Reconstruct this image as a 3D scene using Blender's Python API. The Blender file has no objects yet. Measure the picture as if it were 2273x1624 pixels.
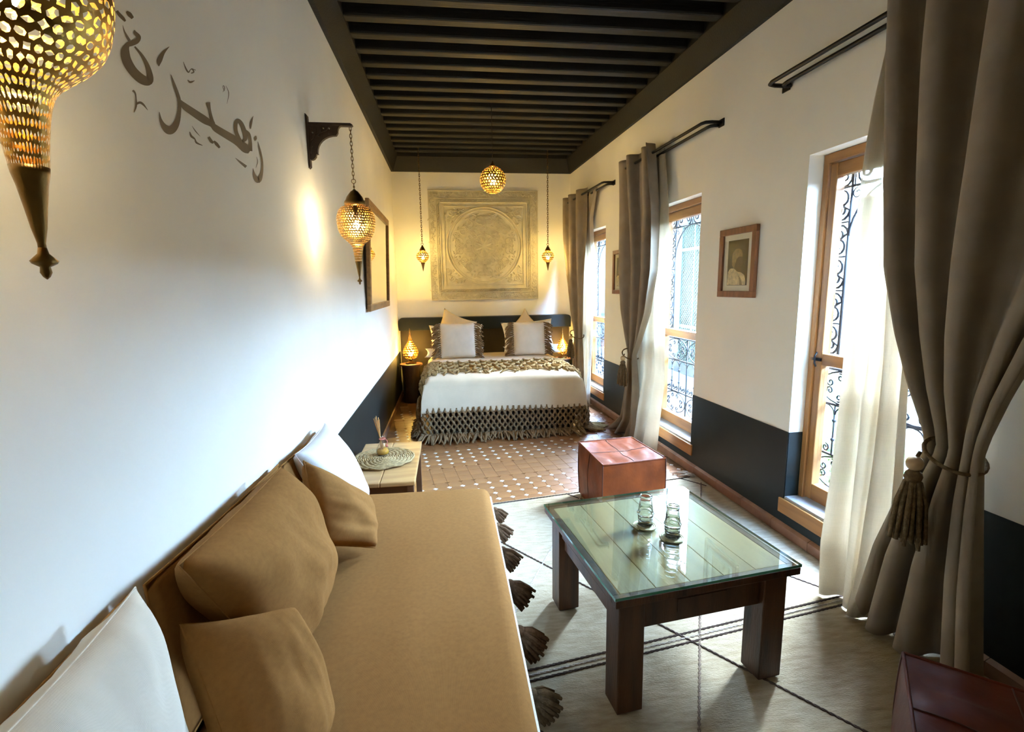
import bpy, bmesh, math, random
from mathutils import Vector, Matrix, noise
PI = math.pi
rnd = random.Random(7)
C = bpy.context.scene.collection

# ------------------------------------------------------------------ camera, world, exposure
W_PX, H_PX, F_PX = 2273.0, 1624.0, 1100.0
YAW, PITCH, ROLL, CAM_H = -0.1253, -0.1585, -0.0154, 1.5
_f = Vector((-math.sin(YAW)*math.cos(PITCH), math.cos(YAW)*math.cos(PITCH), math.sin(PITCH)))
_r = Vector((math.cos(YAW), math.sin(YAW), 0)); _u = _r.cross(_f)
RT = math.cos(ROLL)*_r + math.sin(ROLL)*_u
UP = -math.sin(ROLL)*_r + math.cos(ROLL)*_u
FW = _f
CAM = Vector((0, 0, CAM_H))
cam = bpy.data.cameras.new('camera'); cam.sensor_width = 36; cam.sensor_fit = 'HORIZONTAL'
cam.lens = F_PX/W_PX*36; cam.clip_start = 0.02
cobj = bpy.data.objects.new('camera', cam); C.objects.link(cobj)
cobj.matrix_world = Matrix(((RT.x, UP.x, -FW.x, CAM.x), (RT.y, UP.y, -FW.y, CAM.y), (RT.z, UP.z, -FW.z, CAM.z), (0, 0, 0, 1)))
bpy.context.scene.camera = cobj

wd = bpy.data.worlds.new('sky'); bpy.context.scene.world = wd; wd.use_nodes = True
wn = wd.node_tree; bg = wn.nodes['Background']
sky = wn.nodes.new('ShaderNodeTexSky'); sky.sky_type = 'HOSEK_WILKIE'; sky.turbidity = 3.0; sky.ground_albedo = 0.6
sky.sun_direction = (0.5, 0.42, 0.76)
wn.links.new(sky.outputs[0], bg.inputs[0]); bg.inputs[1].default_value = 500.0

vs = bpy.context.scene.view_settings
vs.view_transform = 'Standard'; vs.look = 'None'; vs.gamma = 1; vs.use_curve_mapping = False
vs.exposure = 1.55
cy = bpy.context.scene.cycles
cy.max_bounces = 9; cy.diffuse_bounces = 6; cy.glossy_bounces = 4; cy.transparent_max_bounces = 16; cy.transmission_bounces = 6
cy.caustics_reflective = False; cy.caustics_refractive = False
cy.sample_clamp_indirect = 8

# ------------------------------------------------------------------ room frame
XL, XR, SR, LY, HC, ZW = -0.694, 2.0765, -0.0454, 7.085, 3.04, 0.63
YN = -1.6
TH = math.atan(-SR)
def ray(u, v): return RT*((u-W_PX/2)/F_PX) - UP*((v-H_PX/2)/F_PX) + FW
def oz(u, v, z=0.0): d = ray(u, v); return CAM + d*((z-CAM_H)/d.z)
def oy(u, v, y): d = ray(u, v); return CAM + d*(y/d.y)
def ox(u, v, x): d = ray(u, v); return CAM + d*(x/d.x)
def ol(u, v, off=0.0): return ox(u, v, XL+off)
def orr(u, v, off=0.0): d = ray(u, v); return CAM + d*((XR-off)/(d.x-SR*d.y))
def rw(y, off, z): return Vector((XR+SR*y-off, y, z))      # a point off the right wall

# ------------------------------------------------------------------ materials
def lin(c):
    return tuple(((x/255)/12.92 if x/255 <= .04045 else ((x/255+.055)/1.055)**2.4) for x in c) + (1,)
MATS = {}
def M(name, rgb, rough=.7, metal=0.0, vary=.12, scale=6, bump=0.0, bscale=60, stretch=None, spec=.4, rgb2=None, detail=4, sheen=0.0, trans=0.0, weave=0):
    m = bpy.data.materials.new(name); m.use_nodes = True; nt = m.node_tree; b = nt.nodes['Principled BSDF']
    b.inputs['Roughness'].default_value = rough; b.inputs['Metallic'].default_value = metal
    b.inputs['Specular IOR Level'].default_value = spec
    if sheen: b.inputs['Sheen Weight'].default_value = sheen
    tc = nt.nodes.new('ShaderNodeTexCoord'); mp = nt.nodes.new('ShaderNodeMapping')
    nt.links.new(tc.outputs['Object'], mp.inputs[0])
    if stretch: mp.inputs['Scale'].default_value = stretch
    n = nt.nodes.new('ShaderNodeTexNoise'); n.inputs['Scale'].default_value = scale; n.inputs['Detail'].default_value = detail
    nt.links.new(mp.outputs[0], n.inputs[0])
    r = nt.nodes.new('ShaderNodeValToRGB'); a = lin(rgb); c2 = lin(rgb2) if rgb2 else tuple(x*(1-vary*2) for x in a[:3])+(1,)
    r.color_ramp.elements[0].color = c2; r.color_ramp.elements[0].position = .3
    r.color_ramp.elements[1].color = a; r.color_ramp.elements[1].position = .68
    nt.links.new(n.outputs[0], r.inputs[0]); nt.links.new(r.outputs[0], b.inputs['Base Color'])
    if bump:
        bn = nt.nodes.new('ShaderNodeBump'); bn.inputs['Strength'].default_value = bump; bn.inputs['Distance'].default_value = .01
        if weave:
            w1 = nt.nodes.new('ShaderNodeTexWave'); w1.inputs['Scale'].default_value = weave; w1.inputs['Distortion'].default_value = 1.5
            w2 = nt.nodes.new('ShaderNodeTexWave'); w2.inputs['Scale'].default_value = weave; w2.bands_direction = 'Z'; w2.inputs['Distortion'].default_value = 1.5
            w3 = nt.nodes.new('ShaderNodeTexWave'); w3.inputs['Scale'].default_value = weave; w3.bands_direction = 'Y'; w3.inputs['Distortion'].default_value = 1.5
            a1 = nt.nodes.new('ShaderNodeMath'); a2 = nt.nodes.new('ShaderNodeMath')
            for w in (w1, w2, w3): nt.links.new(tc.outputs['Object'], w.inputs[0])
            nt.links.new(w1.outputs[1], a1.inputs[0]); nt.links.new(w2.outputs[1], a1.inputs[1])
            nt.links.new(a1.outputs[0], a2.inputs[0]); nt.links.new(w3.outputs[1], a2.inputs[1])
            nt.links.new(a2.outputs[0], bn.inputs['Height'])
        else:
            n2 = nt.nodes.new('ShaderNodeTexNoise'); n2.inputs['Scale'].default_value = bscale; n2.inputs['Detail'].default_value = 5
            nt.links.new(mp.outputs[0], n2.inputs[0]); nt.links.new(n2.outputs[0], bn.inputs['Height'])
        nt.links.new(bn.outputs[0], b.inputs['Normal'])
    if trans:
        t = nt.nodes.new('ShaderNodeBsdfTranslucent'); mx = nt.nodes.new('ShaderNodeMixShader'); mx.inputs[0].default_value = trans
        nt.links.new(r.outputs[0], t.inputs[0]); nt.links.new(b.outputs[0], mx.inputs[1]); nt.links.new(t.outputs[0], mx.inputs[2])
        nt.links.new(mx.outputs[0], nt.nodes['Material Output'].inputs[0])
    MATS[name] = m; return m
def emis(name, rgb, s):
    m = bpy.data.materials.new(name); m.use_nodes = True; nt = m.node_tree; nt.nodes.clear()
    e = nt.nodes.new('ShaderNodeEmission'); e.inputs[0].default_value = rgb+(1,); e.inputs[1].default_value = s
    o = nt.nodes.new('ShaderNodeOutputMaterial'); nt.links.new(e.outputs[0], o.inputs[0]); MATS[name] = m; return m
def glassy(name, tint, ior=1.45, rough=0.0, gloss=1.0, base=0.0):
    m = bpy.data.materials.new(name); m.use_nodes = True; nt = m.node_tree; nt.nodes.clear()
    t = nt.nodes.new('ShaderNodeBsdfTransparent'); t.inputs[0].default_value = tint+(1,)
    g = nt.nodes.new('ShaderNodeBsdfGlossy'); g.inputs['Roughness'].default_value = rough
    f0 = ((ior-1)/(ior+1))**2
    lw = nt.nodes.new('ShaderNodeLayerWeight'); lw.inputs[0].default_value = .5
    f = nt.nodes.new('ShaderNodeMath'); f.operation = 'POWER'; f.inputs[1].default_value = 5.0; nt.links.new(lw.outputs['Facing'], f.inputs[0])
    k = nt.nodes.new('ShaderNodeMath'); k.operation = 'MULTIPLY_ADD'; k.inputs[1].default_value = gloss*(1-f0); k.inputs[2].default_value = base+f0*gloss; k.use_clamp = True
    mx = nt.nodes.new('ShaderNodeMixShader'); o = nt.nodes.new('ShaderNodeOutputMaterial')
    nt.links.new(f.outputs[0], k.inputs[0]); nt.links.new(k.outputs[0], mx.inputs[0]); nt.links.new(t.outputs[0], mx.inputs[1]); nt.links.new(g.outputs[0], mx.inputs[2]); nt.links.new(mx.outputs[0], o.inputs[0])
    MATS[name] = m; return m
def sheer(name, rgb, transp):
    m = M(name, rgb, .9, vary=.06, scale=3, bump=.25, weave=120, trans=.3, spec=.1)
    nt = m.node_tree; out = nt.nodes['Material Output']; cur = out.inputs[0].links[0].from_socket
    t = nt.nodes.new('ShaderNodeBsdfTransparent'); mx = nt.nodes.new('ShaderNodeMixShader')
    tc = nt.nodes.new('ShaderNodeTexCoord'); n = nt.nodes.new('ShaderNodeTexNoise'); mp = nt.nodes.new('ShaderNodeMapping')
    mp.inputs['Scale'].default_value = (4, 4, 160); n.inputs['Scale'].default_value = 2
    mp2 = nt.nodes.new('ShaderNodeMapping'); mp2.inputs['Scale'].default_value = (150, 150, 3); n2 = nt.nodes.new('ShaderNodeTexNoise'); n2.inputs['Scale'].default_value = 2
    nt.links.new(tc.outputs['Object'], mp.inputs[0]); nt.links.new(mp.outputs[0], n.inputs[0])
    nt.links.new(tc.outputs['Object'], mp2.inputs[0]); nt.links.new(mp2.outputs[0], n2.inputs[0])
    ad = nt.nodes.new('ShaderNodeMath'); ad.operation = 'ADD'; nt.links.new(n.outputs[0], ad.inputs[0]); nt.links.new(n2.outputs[0], ad.inputs[1])
    mr = nt.nodes.new('ShaderNodeMapRange'); mr.inputs[1].default_value = .7; mr.inputs[2].default_value = 1.3; mr.inputs[3].default_value = transp*.5; mr.inputs[4].default_value = transp*1.5
    nt.links.new(ad.outputs[0], mr.inputs[0]); nt.links.new(mr.outputs[0], mx.inputs[0]); nt.links.new(cur, mx.inputs[1]); nt.links.new(t.outputs[0], mx.inputs[2]); nt.links.new(mx.outputs[0], out.inputs[0])
    return m

plaster = M('plaster', (244, 240, 228), .75, vary=.035, scale=1.6, bump=.12, bscale=9, spec=.3, detail=6)
ground_m = M('ground_m', (112, 109, 104), .8, vary=.15, scale=3)
blocker_m = M('blocker_m', (58, 56, 53), .85, vary=.1, scale=2, bump=.1, bscale=14)  # for the added, unseen walls that shade the courtyard
plaster_out = M('plaster_out', (84, 86, 87), .85, vary=.03, scale=2, bump=.1, bscale=14)
tadelakt = M('tadelakt', (19, 26, 23), .5, vary=.25, scale=3.2, bump=.12, bscale=7, spec=.3)
tad_brown = M('tad_brown', (58, 48, 33), .5, vary=.25, scale=4, bump=.12, bscale=7, spec=.3)
carved = M('carved', (214, 206, 178), .8, vary=.08, scale=9, bump=.3, bscale=70)
beamwood = M('beamwood', (17, 14, 9), .65, vary=.22, scale=5, bump=.25, bscale=30, stretch=(.6, 3, 3), spec=.4)
boardwood = M('boardwood', (15, 13, 9), .8, vary=.2, scale=5, stretch=(.6, 3, 3))
pine = M('pine', (160, 108, 56), .5, vary=.2, scale=4, bump=.12, bscale=40, stretch=(5, 5, .5))
pine_h = M('pine_h', (160, 108, 56), .5, vary=.2, scale=4, bump=.12, bscale=40, stretch=(5, .5, 5))
tablewood = M('tablewood', (92, 58, 33), .45, vary=.3, scale=5, bump=.2, bscale=50, stretch=(4, 4, .5), rgb2=(50, 31, 18))
tabletop = M('tabletop', (196, 172, 126), .4, vary=.2, scale=3, bump=.1, bscale=30, stretch=(4, .5, 4), rgb2=(156, 130, 88))
sidewood = M('sidewood', (196, 158, 104), .38, vary=.15, scale=3, bump=.1, bscale=30, stretch=(.6, 5, 5), rgb2=(160, 118, 70))
sidedark = M('sidedark', (104, 66, 36), .5, vary=.2, scale=4, bump=.1, bscale=30, stretch=(.6, 5, 5))
mirrorwood = M('mirrorwood', (158, 118, 70), .5, vary=.2, scale=9, stretch=(4, .7, 4))
framewood = M('framewood', (140, 88, 54), .5, vary=.22, scale=9, bump=.15, bscale=50, stretch=(4, 4, .7))
darkwood = M('darkwood', (62, 44, 30), .6, vary=.25, scale=10, bump=.3, bscale=60)
nightwood = M('nightwood', (92, 56, 34), .5, vary=.2, scale=5)
brass = M('brass', (186, 148, 78), .3, 1.0, vary=.2, scale=14, bump=.15, bscale=60)
brass_dk = M('brass_dk', (128, 100, 56), .36, 1.0, vary=.2, scale=14, bump=.15, bscale=50)
iron = M('iron', (14, 14, 15), .5, .3, vary=.1, scale=20)
grille_m = M('grille_m', (24, 25, 28), .6, .0, vary=.15, scale=20)
terra = M('terra', (148, 104, 62), .34, vary=.2, scale=2.5, bump=.2, bscale=14, rgb2=(130, 86, 50))
terra2 = M('terra2', (156, 111, 67), .34, vary=.18, scale=3.5, bump=.2, bscale=14, rgb2=(138, 92, 54))
grout = M('grout', (124, 90, 58), .9, vary=.2, scale=10)
whitetile = M('whitetile', (226, 222, 212), .35, vary=.06, scale=9)
skirt_m = M('skirt_m', (150, 108, 82), .5, vary=.2, scale=7, bump=.1, bscale=20)
stone = M('stone', (170, 164, 156), .5, vary=.15, scale=8, bump=.1, bscale=20)
rugm = M('rugm', (190, 176, 148), .95, vary=.13, scale=9, bump=.6, bscale=60, stretch=(1.4, 6, 1), spec=.05, rgb2=(166, 150, 122), detail=8)
braidm = M('braidm', (84, 68, 58), .95, vary=.2, scale=60, bump=.4, bscale=160)
braidmid = M('braidmid', (150, 130, 110), .95, vary=.3, scale=60, bump=.4, bscale=160)
braidl = M('braidl', (200, 188, 170), .95, vary=.2, scale=60, bump=.4, bscale=160)
tan = M('tan', (148, 104, 57), .92, vary=.07, scale=70, bump=.25, weave=210, spec=.05, detail=8)
linen = M('linen', (230, 216, 194), .92, vary=.05, scale=9, bump=.2, weave=200, spec=.1, sheen=.2)
cream = M('cream', (226, 207, 174), .92, vary=.05, scale=6, bump=.25, weave=130, spec=.1, sheen=.2)
beige = M('beige', (218, 198, 160), .92, vary=.05, scale=6, bump=.2, weave=160, spec=.1)
whitefab = M('whitefab', (236, 234, 230), .9, vary=.04, scale=6, bump=.15, weave=160, spec=.1)
macr = M('macr', (148, 120, 86), .95, vary=.22, scale=40, bump=.5, bscale=140, spec=.05)
macr_l = M('macr_l', (172, 144, 98), .95, vary=.22, scale=40, bump=.5, bscale=140, spec=.05)
taupe = M('taupe', (158, 142, 121), .95, vary=.1, scale=8, bump=.2, weave=170, spec=.08, sheen=.1, trans=.1)
tassel_dk = M('tassel_dk', (116, 88, 64), .95, vary=.25, scale=50, bump=.5, bscale=150, spec=.05)
tassel_tp = M('tassel_tp', (120, 100, 74), .95, vary=.22, scale=50, bump=.5, bscale=150, spec=.05)
beadm = M('beadm', (196, 166, 124), .6, vary=.1, scale=20)
sheerm = sheer('sheerm', (214, 200, 174), .08)
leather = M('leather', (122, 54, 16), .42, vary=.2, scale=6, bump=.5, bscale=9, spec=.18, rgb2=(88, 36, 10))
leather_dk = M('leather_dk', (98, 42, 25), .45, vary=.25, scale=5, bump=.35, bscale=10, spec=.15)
seam_dk = M('seam_dk', (74, 36, 24), .6, vary=.1)
straw = M('straw', (186, 158, 108), .9, vary=.25, scale=40, bump=.4, bscale=90)
coasterm = M('coasterm', (206, 204, 160), .8, vary=.2, scale=80, bump=.3, bscale=120)
reed = M('reed', (196, 144, 84), .8, vary=.15, scale=30)
oil = M('oil', (196, 140, 40), .15, vary=.1)
pinkm = M('pinkm', (206, 120, 100), .7, vary=.1)
paint = M('paint', (124, 106, 80), .7, vary=.12, scale=8)
paper = M('paper', (232, 228, 214), .8, vary=.03)
ph_dark = M('ph_dark', (24, 24, 18), .6, vary=.2, scale=14)
ph_skin = M('ph_skin', (80, 58, 38), .6, vary=.3, scale=50)
ph_wrap = M('ph_wrap', (156, 136, 98), .6, vary=.3, scale=60)
ph_shawl = M('ph_shawl', (238, 220, 178), .6, vary=.3, scale=40)
backing = M('backing', (60, 48, 36), .8)
mirror_m = M('mirror_m', (225, 225, 220), .02, 1.0, vary=.01)
shutter_m = M('shutter_m', (40, 54, 52), .6, vary=.06, scale=5)
leafm = M('leafm', (86, 128, 66), .5, vary=.3, scale=8, trans=.3)
glass_pane = glassy('glass_pane', (.97, .98, .98), 1.45)
glass_top = glassy('glass_top', (.92, .97, .93), 1.6, gloss=1.6, base=.05)
glass_edge = M('glass_edge', (70, 140, 112), .12, vary=.1, spec=.8)
glass_cup = bpy.data.materials.new('glass_cup'); glass_cup.use_nodes = True
_b = glass_cup.node_tree.nodes['Principled BSDF']; _b.inputs['Transmission Weight'].default_value = 1; _b.inputs['Roughness'].default_value = .0; _b.inputs['IOR'].default_value = 1.42; _b.inputs['Base Color'].default_value = (.97, 1, .99, 1)
glass_vial = glassy('glass_vial', (.96, .97, .95), 1.5, gloss=1.5, base=.04)
bulb_m = emis('bulb_m', (1, .78, .46), 400)
bulb_s = emis('bulb_s', (1, .68, .22), 820)
bulb_l = emis('bulb_l', (1, .6, .12), 640)

# ------------------------------------------------------------------ mesh helpers
class MB:
    def __init__(s): s.v = []; s.f = []
    def add(s, vs, fs):
        o = len(s.v); s.v += [tuple(x) for x in vs]; s.f += [tuple(i+o for i in f) for f in fs]; return s
    def box(s, x0, x1, y0, y1, z0, z1):
        return s.add([(x0, y0, z0), (x1, y0, z0), (x1, y1, z0), (x0, y1, z0), (x0, y0, z1), (x1, y0, z1), (x1, y1, z1), (x0, y1, z1)],
                     [(0, 3, 2, 1), (4, 5, 6, 7), (0, 1, 5, 4), (1, 2, 6, 5), (2, 3, 7, 6), (3, 0, 4, 7)])
    def prism(s, pts, d):       # pts: 3D loop, d: extrusion vector
        n = len(pts); d = Vector(d); P = [Vector(p) for p in pts]
        return s.add(P+[p+d for p in P], [tuple(range(n-1, -1, -1)), tuple(range(n, 2*n))]+[(i, (i+1) % n, n+(i+1) % n, n+i) for i in range(n)])
    def tube(s, path, r, k=6, closed=False, cap=True):
        P = [Vector(p) for p in path]; n = len(P); R = r if isinstance(r, (list, tuple)) else [r]*n
        vs = []; nrm = None
        for i in range(n):
            a = P[(i-1) % n] if (closed or i) else P[i]; b = P[(i+1) % n] if (closed or i < n-1) else P[i]
            t = (b-a)
            t = t.normalized() if t.length > 1e-9 else Vector((0, 0, 1))
            if nrm is None:
                nrm = t.orthogonal().normalized()
            else:
                nrm = nrm-t*nrm.dot(t); nrm = nrm.normalized() if nrm.length > 1e-6 else t.orthogonal().normalized()
            bi = t.cross(nrm)
            vs += [P[i]+(nrm*math.cos(q*2*PI/k)+bi*math.sin(q*2*PI/k))*R[i] for q in range(k)]
        fs = []
        for i in range(n if closed else n-1):
            for q in range(k):
                j = (i+1) % n; fs.append((i*k+q, i*k+(q+1) % k, j*k+(q+1) % k, j*k+q))
        if cap and not closed: fs += [tuple(range(k-1, -1, -1)), tuple((n-1)*k+q for q in range(k))]
        return s.add(vs, fs)
    def lathe(s, prof, k=24, c=(0, 0, 0), caps=True):
        vs = []; n = len(prof); c = Vector(c)
        for r, z in prof: vs += [c+Vector((r*math.cos(q*2*PI/k), r*math.sin(q*2*PI/k), z)) for q in range(k)]
        fs = [(i*k+q, i*k+(q+1) % k, (i+1)*k+(q+1) % k, (i+1)*k+q) for i in range(n-1) for q in range(k)]
        if caps: fs += [tuple(range(k-1, -1, -1)), tuple((n-1)*k+q for q in range(k))]
        return s.add(vs, fs)
    def sphere(s, c, r, k=8, m=6, sc=(1, 1, 1)):
        c = Vector(c); vs = []; fs = []
        for i in range(m+1):
            t = PI*i/m
            vs += [c+Vector((r*sc[0]*math.sin(t)*math.cos(q*2*PI/k), r*sc[1]*math.sin(t)*math.sin(q*2*PI/k), r*sc[2]*math.cos(t))) for q in range(k)]
        fs = [(i*k+q, (i+1)*k+q, (i+1)*k+(q+1) % k, i*k+(q+1) % k) for i in range(m) for q in range(k)]
        return s.add(vs, fs)
    def grid(s, fn, nu, nv):
        vs = [fn(i/nu, j/nv) for j in range(nv+1) for i in range(nu+1)]
        return s.add(vs, [(j*(nu+1)+i, j*(nu+1)+i+1, (j+1)*(nu+1)+i+1, (j+1)*(nu+1)+i) for j in range(nv) for i in range(nu)])
    def mesh(s, name, mat, smooth=False):
        me = bpy.data.meshes.new(name); me.from_pydata([tuple(x) for x in s.v], [], s.f)
        for mm in (mat if isinstance(mat, (list, tuple)) else [mat]): me.materials.append(mm)
        if smooth: me.polygons.foreach_set('use_smooth', [True]*len(me.polygons))
        me.update(); return me
    def build(s, name, mat, parent=None, smooth=False, bev=0.0, solid=0.0, weld=False):
        me = s.mesh(name, mat, smooth)
        if weld:
            bm = bmesh.new(); bm.from_mesh(me); bmesh.ops.remove_doubles(bm, verts=bm.verts, dist=1e-5); bm.to_mesh(me); bm.free()
        o = bpy.data.objects.new(name, me); C.objects.link(o); o.parent = parent
        if solid: md = o.modifiers.new('solid', 'SOLIDIFY'); md.thickness = solid; md.offset = 0
        if bev: md = o.modifiers.new('bevel', 'BEVEL'); md.width = bev; md.segments = 2; md.limit_method = 'ANGLE'; md.angle_limit = .7
        return o
def tag(o, label, cat, group=None, kind=None):
    if label: o['label'] = label
    if cat: o['category'] = cat
    if group: o['group'] = group
    if kind: o['kind'] = kind
    return o
def empty(name, loc=(0, 0, 0), rz=0.0):
    o = bpy.data.objects.new(name, None); C.objects.link(o); o.location = loc; o.rotation_euler = (0, 0, rz); o.empty_display_size = .05; return o
def inst(name, me, parent=None, loc=(0, 0, 0), rz=0.0, sc=None):
    o = bpy.data.objects.new(name, me); C.objects.link(o); o.parent = parent; o.location = loc; o.rotation_euler = (0, 0, rz)
    if sc: o.scale = sc
    return o
def copy_tree(o, parent=None):
    c = o.copy(); C.objects.link(c); c.parent = parent
    for ch in [x for x in o.children]: copy_tree(ch, c)
    return c
def lerp(a, b, t): return a+(b-a)*t
def table_interp(rows, t, col):
    for a, b in zip(rows, rows[1:]):
        if (a[0]-t)*(b[0]-t) <= 0:
            k = (t-a[0])/(b[0]-a[0]) if b[0] != a[0] else 0
            return lerp(a[col], b[col], k)
    return rows[-1][col] if abs(t-rows[-1][0]) < abs(t-rows[0][0]) else rows[0][col]
def cat_rom(P, n=8, closed=False):
    P = [Vector(p) for p in P]; out = []; m = len(P)
    for i in range(m if closed else m-1):
        g = lambda j: P[j % m] if closed else P[max(0, min(m-1, j))]
        a, b, c, d = g(i-1), g(i), g(i+1), g(i+2)
        for q in range(n):
            t = q/n; out.append(.5*((2*b)+(c-a)*t+(2*a-5*b+4*c-d)*t*t+(3*b-a-3*c+d)*t**3))
    if not closed: out.append(P[-1])
    return out

# ================================================================== STRUCTURE
# windows: (y0, y1) on the right wall
WIN = [(1.785, 2.585), (3.65, 4.45), (5.66, 6.46)]
WZ0, WZ1, WTH = 0.225, 2.175, 0.185
def right_wall():
    mb = MB(); ys = [YN]+[y for w in WIN for y in w]+[LY+.3]; zs = [-.05, WZ0, WZ1, 3.5]
    def P(y, o, z): return rw(y, -o, z)
    for i in range(len(ys)-1):
        for j in range(3):
            if i % 2 == 1 and j == 1: continue
            a, b, z0, z1 = ys[i], ys[i+1], zs[j], zs[j+1]
            for o, flip in ((0, False), (WTH, True)):
                q = [P(a, o, z0), P(b, o, z0), P(b, o, z1), P(a, o, z1)]
                mb.add(q, [(3, 2, 1, 0)] if flip else [(0, 1, 2, 3)])
    for a, b in WIN:
        for q in ([(a, WZ0), (a, WZ1)], [(b, WZ1), (b, WZ0)], [(a, WZ1), (b, WZ1)], [(b, WZ0), (a, WZ0)]):
            (ya, za), (yb, zb) = q
            mb.add([P(ya, 0, za), P(yb, 0, zb), P(yb, WTH, zb), P(ya, WTH, za)], [(0, 1, 2, 3)])
    for z in (3.5, -.05): mb.add([P(YN, 0, z), P(LY+.3, 0, z), P(LY+.3, WTH, z), P(YN, WTH, z)], [(0, 1, 2, 3)])
    return mb.build('wall_right', plaster, weld=True)
wall_r = tag(right_wall(), None, None, kind='structure')
wall_l = tag(MB().box(XL-.25, XL, YN, LY+.3, -.05, 3.5).build('wall_left', plaster), None, None, kind='structure')
wall_b = tag(MB().box(XL, XR+SR*LY, LY, LY+.25, -.05, 3.5).build('wall_back', plaster), None, None, kind='structure')
wall_n = tag(MB().box(XL-.25, XR+.6, YN-.25, YN, -.05, 3.5).build('wall_near', plaster), None, None, kind='structure')
# dark polished lower wall
MB().box(XL, XL+.004, YN+.01, LY-.001, 0, ZW).build('wainscot', tadelakt, wall_l)
prev = YN+.01
for a, b in WIN:
    mb = MB()
    for y0, y1, z1 in ((prev, a, ZW), (a, b, .13)):
        mb.prism([rw(y0, .0, 0), rw(y1, .0, 0), rw(y1, .0, z1), rw(y0, .0, z1)], (-.004, 0, 0))
    for y, s in ((a, 1), (b, -1)):      # returns into the window reveal
        mb.prism([rw(y, 0, WZ0), rw(y, -.085, WZ0), rw(y, -.085, ZW), rw(y, 0, ZW)], (0, s*.004, 0))
    mb.build('wainscot', tadelakt, wall_r); prev = b
MB().prism([rw(prev, 0, 0), rw(LY-.001, 0, 0), rw(LY-.001, 0, ZW), rw(prev, 0, ZW)], (-.004, 0, 0)).build('wainscot', tadelakt, wall_r)
# skirting tiles along the right wall
sk = empty('baseboard_right'); sk['kind'] = 'structure'
y = YN+.05
while y < LY-.02:
    y1 = min(y+.3, LY-.002)
    MB().prism([rw(y+.0015, .004, 0), rw(y+.0015, .026, 0), rw(y+.0015, .026, .062), rw(y+.0015, .004, .074)], rw(y1-.0015, 0, 0)-rw(y+.0015, 0, 0)).build('skirting_tile', skirt_m, sk); y = y1
sk2 = empty('baseboard_left'); sk2['kind'] = 'structure'
y = 2.7
while y < LY-.02:
    y1 = min(y+.3, LY-.002); MB().box(XL+.004, XL+.02, y+.0015, y1-.0015, 0, .07).build('skirting_tile', skirt_m, sk2); y = y1

# ceiling: boards, sloping cornice, beams
ceil = tag(MB().box(XL, XR, YN, LY, 3.33, 3.45).build('ceiling', boardwood), None, None, kind='structure')
cor = empty('trim_1'); cor['kind'] = 'structure'
xr0, xr1 = XR+SR*YN, XR+SR*LY
def slab(pts, t): return MB().prism(pts, t)
INS, ZB = .10, 3.20
slab([(XL, YN, HC), (XL+.03, YN, HC), (XL+INS, YN, ZB), (XL+INS, YN, 3.33), (XL, YN, 3.33)], (0, LY-YN, 0)).build('cornice_board', beamwood, cor)
a, b = rw(YN, 0, 0), rw(LY, 0, 0)
slab([(a.x, YN, HC), (a.x, YN, 3.33), (a.x-INS, YN, 3.33), (a.x-INS, YN, ZB), (a.x-.03, YN, HC)], b-a).build('cornice_board', beamwood, cor)
slab([(XL, LY, HC), (XL, LY-.03, HC), (XL, LY-INS-.06, ZB), (XL, LY-INS-.06, 3.33), (XL, LY, 3.33)], (xr1-XL, 0, 0)).build('cornice_board', beamwood, cor)
y = LY-INS-.06-.2
bm_mesh = MB().box(0, 1, -.045, .045, ZB+.004, 3.335).mesh('beam', beamwood)
while y > -.6:
    x0, x1 = XL+INS-.01, XR+SR*y-INS+.01
    o = inst('beam', bm_mesh, ceil, (x0, y, 0), 0, (x1-x0, 1, 1))
    md = o.modifiers.new('bevel', 'BEVEL'); md.width = .014; md.segments = 2
    y -= .225

# floor: clay tiles with small white lozenges
floor = tag(MB().box(XL-.02, XR+.5, YN, LY, -.06, -.006).build('floor', grout), None, None, kind='structure')
FA, PIT = .15, .1035
org = Vector((.385, 3.574)); e1 = Vector((math.cos(FA), math.sin(FA))); e2 = Vector((-math.sin(FA), math.cos(FA)))
def tile_mesh(name, poly, mat, h):
    mb = MB(); n = len(poly); top = [Vector((p[0]*.975, p[1]*.975, h)) for p in poly]; mid = [Vector((p[0], p[1], h-.0015)) for p in poly]; bot = [Vector((p[0], p[1], -.008)) for p in poly]
    mb.add(top+mid+bot, [tuple(range(n))]+[(n*k+i, n*(k+1)+i, n*(k+1)+(i+1) % n, n*k+(i+1) % n) for k in (0, 1) for i in range(n)])
    return mb, mb.mesh(name, mat)
hs, q = PIT/2-.0006, .021
octa = [(hs-q, -hs), (hs, -hs+q), (hs, hs-q), (hs-q, hs), (-hs+q, hs), (-hs, hs-q), (-hs, -hs+q), (-hs+q, -hs)]
octa = octa[::1]
sq = [(hs, -hs), (hs, hs), (-hs, hs), (-hs, -hs)]
dd = .0185
dia = [(dd, 0), (0, dd), (-dd, 0), (0, -dd)]
TM = {}
for nm, poly in (('octa', octa), ('sq', sq)):
    for mi, mt in enumerate((terra, terra2)): TM[nm, mi] = tile_mesh('floor_tile', poly, mt, 0)
DM = tile_mesh('white_tile', dia, whitetile, .0005)
def has_dia(j): return (j % 8) in (6, 7, 0, 1)     # lattice rows that carry lozenges
tiles = []; dias = []
for i in range(-60, 60):
    for j in range(-60, 60):
        c = org+e1*(i+.5)*PIT+e2*(j+.5)*PIT
        if XL+.08 < c.x < XR+SR*c.y-.06 and 2.3 < c.y < LY-.06: tiles.append((c, 'octa' if has_dia(j) or has_dia(j+1) else 'sq', (i*7+j*3) % 2))
        c = org+e1*i*PIT+e2*j*PIT
        if has_dia(j) and XL+.08 < c.x < XR+SR*c.y-.06 and 2.3 < c.y < LY-.06: dias.append(c)
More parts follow.
